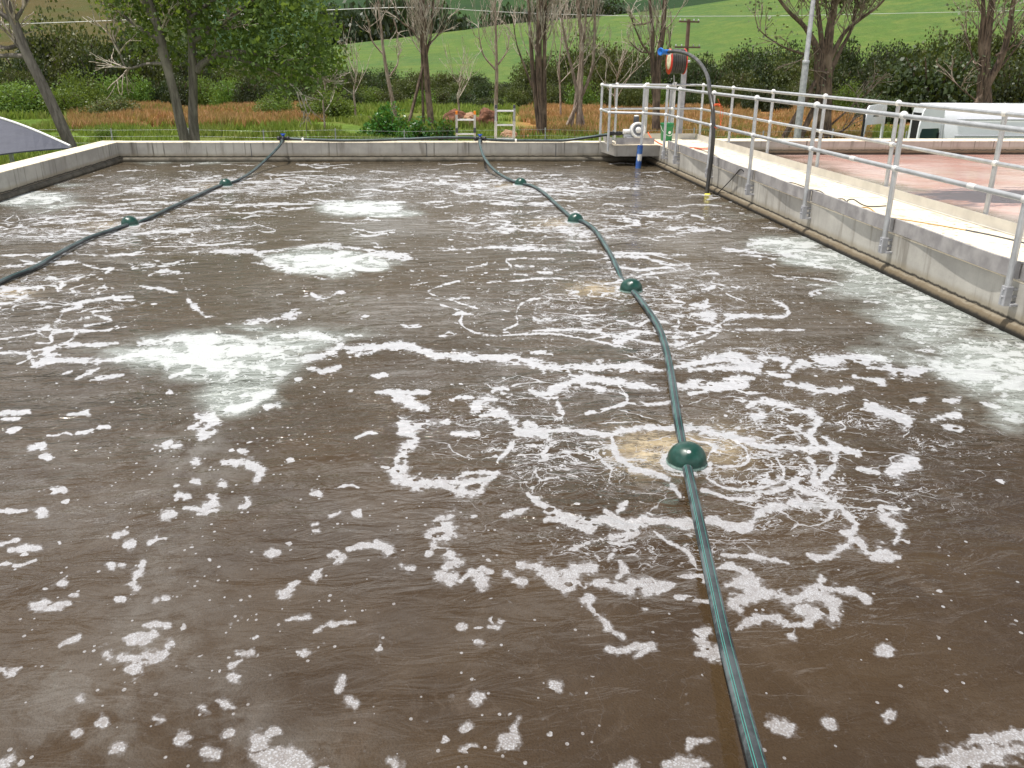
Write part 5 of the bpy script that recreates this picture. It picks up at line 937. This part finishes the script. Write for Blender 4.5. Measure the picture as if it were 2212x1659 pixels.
blob = np.clip(soft([(400, 1300, 700, 500, .62), (500, 900, 500, 150, .6), (1900, 900, 300, 200, .5), (1200, 1150, 500, 200, .5), (2000, 1300, 250, 250, .35), (1000, 1600, 600, 150, .42), (2000, 700, 250, 130, .6), (1300, 640, 900, 180, .65), (800, 420, 1400, 60, 1.)]), 0, 1)
blob[PD[:, 1] < 300] = .5
nr2, F = len(Yr), None
ii, jj = np.meshgrid(np.arange(nr2-1), np.arange(ncol-1), indexing='ij')
F = np.stack([ii*ncol+jj, (ii+1)*ncol+jj, (ii+1)*ncol+jj+1, ii*ncol+jj+1], -1).reshape(-1, 4)
k = N('brown_aerated_water'); g = k.geo()
dl = k.n('VectorMath', operation='DISTANCE'); k.set(dl.inputs[0], g); dl.inputs[1].default_value = (0, 0, 2); dist = dl.outputs['Value']
wn = k.noise(g, 3.2, 3, .5, col=True); wn2 = k.noise(g, 16, 2, .5, col=True)
gw = k.vm('ADD', g, k.vm('MULTIPLY', k.vm('SUBTRACT', wn, (.5, .5, .5)), (.28, .28, 0))); gw = k.vm('ADD', gw, k.vm('MULTIPLY', k.vm('SUBTRACT', wn2, (.5, .5, .5)), (.05, .05, 0)))
fine = k.noise(g, 34, 3, .55); med = k.noise(gw, 9, 3, .55); nz = k.math('ADD', k.math('MULTIPLY', k.math('SUBTRACT', med, .5), 3.6), k.math('MULTIPLY', k.math('SUBTRACT', fine, .5), 2.1))
hole = k.vor(k.vm('ADD', g, k.vm('MULTIPLY', k.vm('SUBTRACT', wn2, (.5, .5, .5)), (.06, .06, 0))), 11., 'F1', None); hc = k.sep(hole.outputs['Color'])
nz = k.math('SUBTRACT', nz, k.math('MULTIPLY', k.rng(k.math('SUBTRACT', k.math('MULTIPLY', hc[0], .38), hole.outputs['Distance']), -.04, .06), k.math('MULTIPLY', k.math('GREATER_THAN', hc[1], .45), 1.6)))
fa = k.attr('foam')
brk = k.math('MULTIPLY', k.rng(k.noise(g, 1.6, 4, .6), .42, .62), k.rng(dist, 6.2, 8.5, 0, 1.0)); fz = k.math('SUBTRACT', k.math('ADD', fa, nz), brk); m1 = k.math('ADD', k.rng(fz, .16, .36, 0, .68), k.rng(fz, -.35, .2, 0, .32))
lace = k.noise(k.map(gw, (.75, 1.5, 1)), 3.6, 5, .62); lace2 = k.noise(k.map(gw, (.8, 1.4, 1)), 9., 4, .6)
wq = k.math('MULTIPLY', k.attr('web'), k.rng(k.noise(g, 1.3, 3, .6), .36, .6))
m5 = k.rng(k.math('SUBTRACT', k.math('MULTIPLY', wq, .026), k.math('ABSOLUTE', k.math('SUBTRACT', lace, .5))), -.002, .008)
m6 = k.rng(k.math('SUBTRACT', k.math('MULTIPLY', wq, .022), k.math('ABSOLUTE', k.math('SUBTRACT', lace2, .52))), -.004, .012)
m5 = k.math('MAXIMUM', m5, k.math('MULTIPLY', m6, .8))
# thin web of foam filaments
sg = k.map(gw, (.8, 1.25, 1))
ve = k.vor(sg, 2.6, 'DISTANCE_TO_EDGE'); ve2 = k.vor(sg, 6.5, 'DISTANCE_TO_EDGE')
wb = k.attr('web'); gate = k.rng(k.noise(g, 2.1, 3, .6), .42, .62)
wa = k.math('MULTIPLY', k.math('MULTIPLY', wb, gate), k.rng(k.noise(g, 8, 3), .3, .7, .25, 1.))
m2 = k.rng(k.math('SUBTRACT', k.math('MULTIPLY', wa, .085), ve), -.004, .018)
m3 = k.math('MULTIPLY', k.rng(k.math('SUBTRACT', k.math('MULTIPLY', wa, .06), ve2), -.006, .02), .7)
def blobs(scale, sx, sy, rmax, dens, warp):
    co = k.map(warp, (sx, sy, .0001)); v1 = k.vor(co, scale, 'F1', None); c = k.sep(v1.outputs['Color'])
    rad = k.math('MULTIPLY', k.rng(c[0], 0, 1, .25, 1, False), rmax); on = k.math('LESS_THAN', c[1], k.math('MULTIPLY', k.attr('blob'), dens))
    return k.math('MULTIPLY', on, k.rng(k.math('SUBTRACT', rad, v1.outputs['Distance']), 0, .05))
gb = k.vm('ADD', g, k.vm('MULTIPLY', k.vm('SUBTRACT', wn2, (.5, .5, .5)), (.07, .07, 0)))
b1 = blobs(5.2, 1., .75, .23, .34, gb); b2 = blobs(13., 1., .8, .26, .48, gb); b3 = blobs(34., 1., .8, .28, .5, g)
m4 = k.math('MAXIMUM', k.math('MAXIMUM', b1, b2), k.math('MULTIPLY', b3, .85))
foamm = k.math('MAXIMUM', k.math('MAXIMUM', m1, m2), k.math('MAXIMUM', k.math('MAXIMUM', m3, m5), m4)); foamm = k.math('MULTIPLY', foamm, k.rng(dist, 2.3, 5.5, .80, 1.))
# milky zones: pale turbid water with froth outlines
mk = k.attr('milk'); mn = k.math('ADD', k.math('MULTIPLY', k.noise(g, 1.0, 2, .5), .75), k.math('MULTIPLY', k.noise(gw, 3.2, 7, .68), .55)); mn = k.math('SUBTRACT', mn, .15); mm_ = k.rng(k.math('ADD', mk, k.math('MULTIPLY', k.math('SUBTRACT', mn, .5), 1.5)), .22, .75)
fn = k.noise(gw, 4.2, 4, .6); fat = k.rng(k.math('ADD', fn, k.math('MULTIPLY', k.attr('froth'), .2)), .60, .66)
ctr = k.rng(k.math('ABSOLUTE', k.math('SUBTRACT', k.noise(k.map(gw, (1, 1.3, 1)), 3.1, 5, .6), .5)), .022, .008)
fo = k.math('MULTIPLY', k.rng(mm_, .35, .9), k.math('MAXIMUM', fat, k.math('MULTIPLY', ctr, .75)))
foamm = k.math('MAXIMUM', foamm, k.math('MULTIPLY', fo, .9))
# colours
brown = k.mix(k.rng(k.noise(g, .9, 4, .6), .35, .65), srgb(58, 45, 30), srgb(70, 56, 39))
brown = k.mix(k.rng(dist, 3.5, 12, 0, .9), brown, srgb(88, 78, 62))  # paler with distance: sky reflection put into the base colour
fm = k.math('MULTIPLY', k.attr('film'), k.rng(k.noise(k.map(gw, (1, 1, 1), rot=(0, 0, .5)), 3.5, 7, .72), .38, .62))
brown = k.mix(fm, brown, srgb(124, 120, 114))
# faint silt swirls and fine suspended specks
sw = k.noise(k.map(gw, (1.3, .8, 1)), 2.2, 7, .7, 1.2); brown = k.mix(k.rng(sw, .50, .72, 0, .3), brown, srgb(100, 88, 76))
tn = k.math('MULTIPLY', k.attr('tan'), k.rng(k.noise(gw, 9, 5, .65), .28, .6)); brown = k.mix(tn, brown, srgb(184, 166, 134))
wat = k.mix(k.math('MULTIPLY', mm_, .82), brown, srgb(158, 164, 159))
bub = k.vor(g, 120., 'F1'); bubf = k.rng(dist, 2.2, 6, 1, 0)
fcol = k.mix(k.math('MULTIPLY', k.rng(bub, .28, .6, 0, .75), bubf), srgb(178, 178, 181), srgb(122, 115, 109))
fcol = k.mix(k.math('MULTIPLY', k.rng(k.noise(g, 24, 4, .7), .40, .66), k.rng(dist, 2, 9, .5, .12)), fcol, srgb(120, 112, 109))
fcol = k.mix(k.math('MULTIPLY', mm_, .7), fcol, srgb(186, 191, 187))
col = k.mix(foamm, wat, fcol)
# ripples
rp = k.attr('ripple'); rw = k.map(g, (1.0, 2.4, 1))
w1 = k.noise(rw, 3.4, 4, .58, .7); w2 = k.noise(k.map(g, (1., 1.7, 1), rot=(0, 0, .25)), 20, 3, .6); w3 = k.noise(k.map(g, (1., 1.5, 1), rot=(0, 0, -.3)), 1.6, 3)
amp = k.math('ADD', k.math('MULTIPLY', rp, .95), k.rng(dist, 2.5, 8, .05, .6))
hgt = k.math('ADD', k.math('ADD', k.math('MULTIPLY', w1, .062), k.math('MULTIPLY', w2, .0050)), k.math('MULTIPLY', w3, .016))
hgt = k.math('MULTIPLY', hgt, k.math('MULTIPLY', amp, k.rng(k.noise(k.map(gw, (.7, 1, 1)), .75, 3, .6), .35, .65, .45, 1.75)))
dmin = None
for c_ in FL_A+FL_B:
    dn = k.n('VectorMath', operation='DISTANCE'); k.set(dn.inputs[0], gw); dn.inputs[1].default_value = (c_[0], c_[1], 0); dmin = dn.outputs['Value'] if dmin is None else k.math('MINIMUM', dmin, dn.outputs['Value'])
ring = k.math('MULTIPLY', k.math('SINE', k.math('MULTIPLY', dmin, 52.)), k.math('MULTIPLY', k.math('EXPONENT', k.math('MULTIPLY', dmin, -1.6)), .0042))
hgt = k.math('ADD', hgt, ring)
nrm_ = k.bump(hgt, 1., 1.)
rough = k.math('ADD', k.rng(foamm, 0, .6, .045, .42), k.math('MULTIPLY', mm_, .12))
soft_n = k.bump(k.math('MULTIPLY', bub, -.004), 1., 1.)
def water_surface(k, col, rough, nrm_, soft_n, f0=1.333):
    df = k.n('BsdfDiffuse'); k.set(df.inputs['Color'], col); k.set(df.inputs['Normal'], soft_n)
    gl = k.n('BsdfAnisotropic'); k.set(gl.inputs['Roughness'], rough); k.set(gl.inputs['Normal'], nrm_)
    fr = k.n('Fresnel'); fr.inputs['IOR'].default_value = f0; k.set(fr.inputs['Normal'], nrm_)
    ms = k.n('MixShader'); k.set(ms.inputs[0], fr.outputs[0]); k.t.links.new(df.outputs[0], ms.inputs[1]); k.t.links.new(gl.outputs[0], ms.inputs[2]); k.t.links.new(ms.outputs[0], k.out.inputs[0]); k.t.nodes.remove(k.b); return k.m
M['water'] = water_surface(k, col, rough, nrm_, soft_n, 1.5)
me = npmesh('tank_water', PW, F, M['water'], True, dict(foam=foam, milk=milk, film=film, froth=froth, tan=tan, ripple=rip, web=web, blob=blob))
wo_ = bpy.data.objects.new('tank_water', me); C.objects.link(wo_); tag(wo_, 'brown foamy water of the near tank', None, None, 'structure')
# pink water
k = N('pink_red_water'); g = k.geo(); gw = k.vm('ADD', g, k.vm('MULTIPLY', k.vm('SUBTRACT', k.noise(g, 1.2, 3, .5, col=True), (.5, .5, .5)), (.5, .5, 0)))
sx = k.sep(g)
col = k.mix(k.rng(k.noise(k.map(gw, (.6, 1, 1)), .9, 6, .65), .36, .62), srgb(206, 158, 145), srgb(214, 184, 174))
col = k.mix(k.rng(k.math('ADD', sx[0], k.math('MULTIPLY', k.noise(g, .8, 4), 2.)), 9.4, 8.2), col, srgb(104, 98, 80))
e1 = k.n('VectorMath', operation='DISTANCE'); k.set(e1.inputs[0], k.map(gw, (.42, .95, 0))); e1.inputs[1].default_value = (9.3*.42, 13.1*.95, 0)
vor_ = k.math('ADD', e1.outputs['Value'], k.math('MULTIPLY', k.math('SUBTRACT', k.noise(k.map(g, (.6, 2.8, 1)), 1.6, 7, .75), .5), 2.6)); dk = k.rng(vor_, 1.0, .7)
col = k.mix(dk, col, srgb(108, 104, 108))
hg = k.math('ADD', k.math('MULTIPLY', k.noise(k.map(gw, (1, 1.8, 1)), 4, 4, .6), .007), k.math('MULTIPLY', k.math('MULTIPLY', k.noise(k.map(g, (1, 2, 1)), 9, 4, .7), dk), .02))
M['pink'] = water_surface(k, col, .05, k.bump(hg, 1, 1), k.bump(hg, .3, 1), 1.5)
m = MB(); m.add([(5.86, -3, .1), (26, -3, .1), (26, 19.56, .1), (5.86, 19.56, .1)], [(0, 1, 2, 3)]); po = m.build('pink_water', M['pink']); tag(po, 'pink red water of the far tank with a dark swirl', None, None, 'structure')
# silt water bottoms, so that both tanks are closed from below
MB().box((XL-.4, -3.3, -1.7), (26, -3.0, .40)).build('tmpw', M['conc'])
fw = bpy.data.objects['tmpw']; fw.name = 'concrete_wall'; tag(fw, 'concrete tank wall below and behind the viewer', 'wall')
e_ = thing('concrete_wall', (25.8, 8, -1.7), 'concrete end wall on the far right of the pink tank', 'wall'); MB().box((26.003, -3, -1.7), (26.4, 20.2, .40)).build('wall_body', M['conc2'], e_)
print('objects', len(bpy.data.objects))
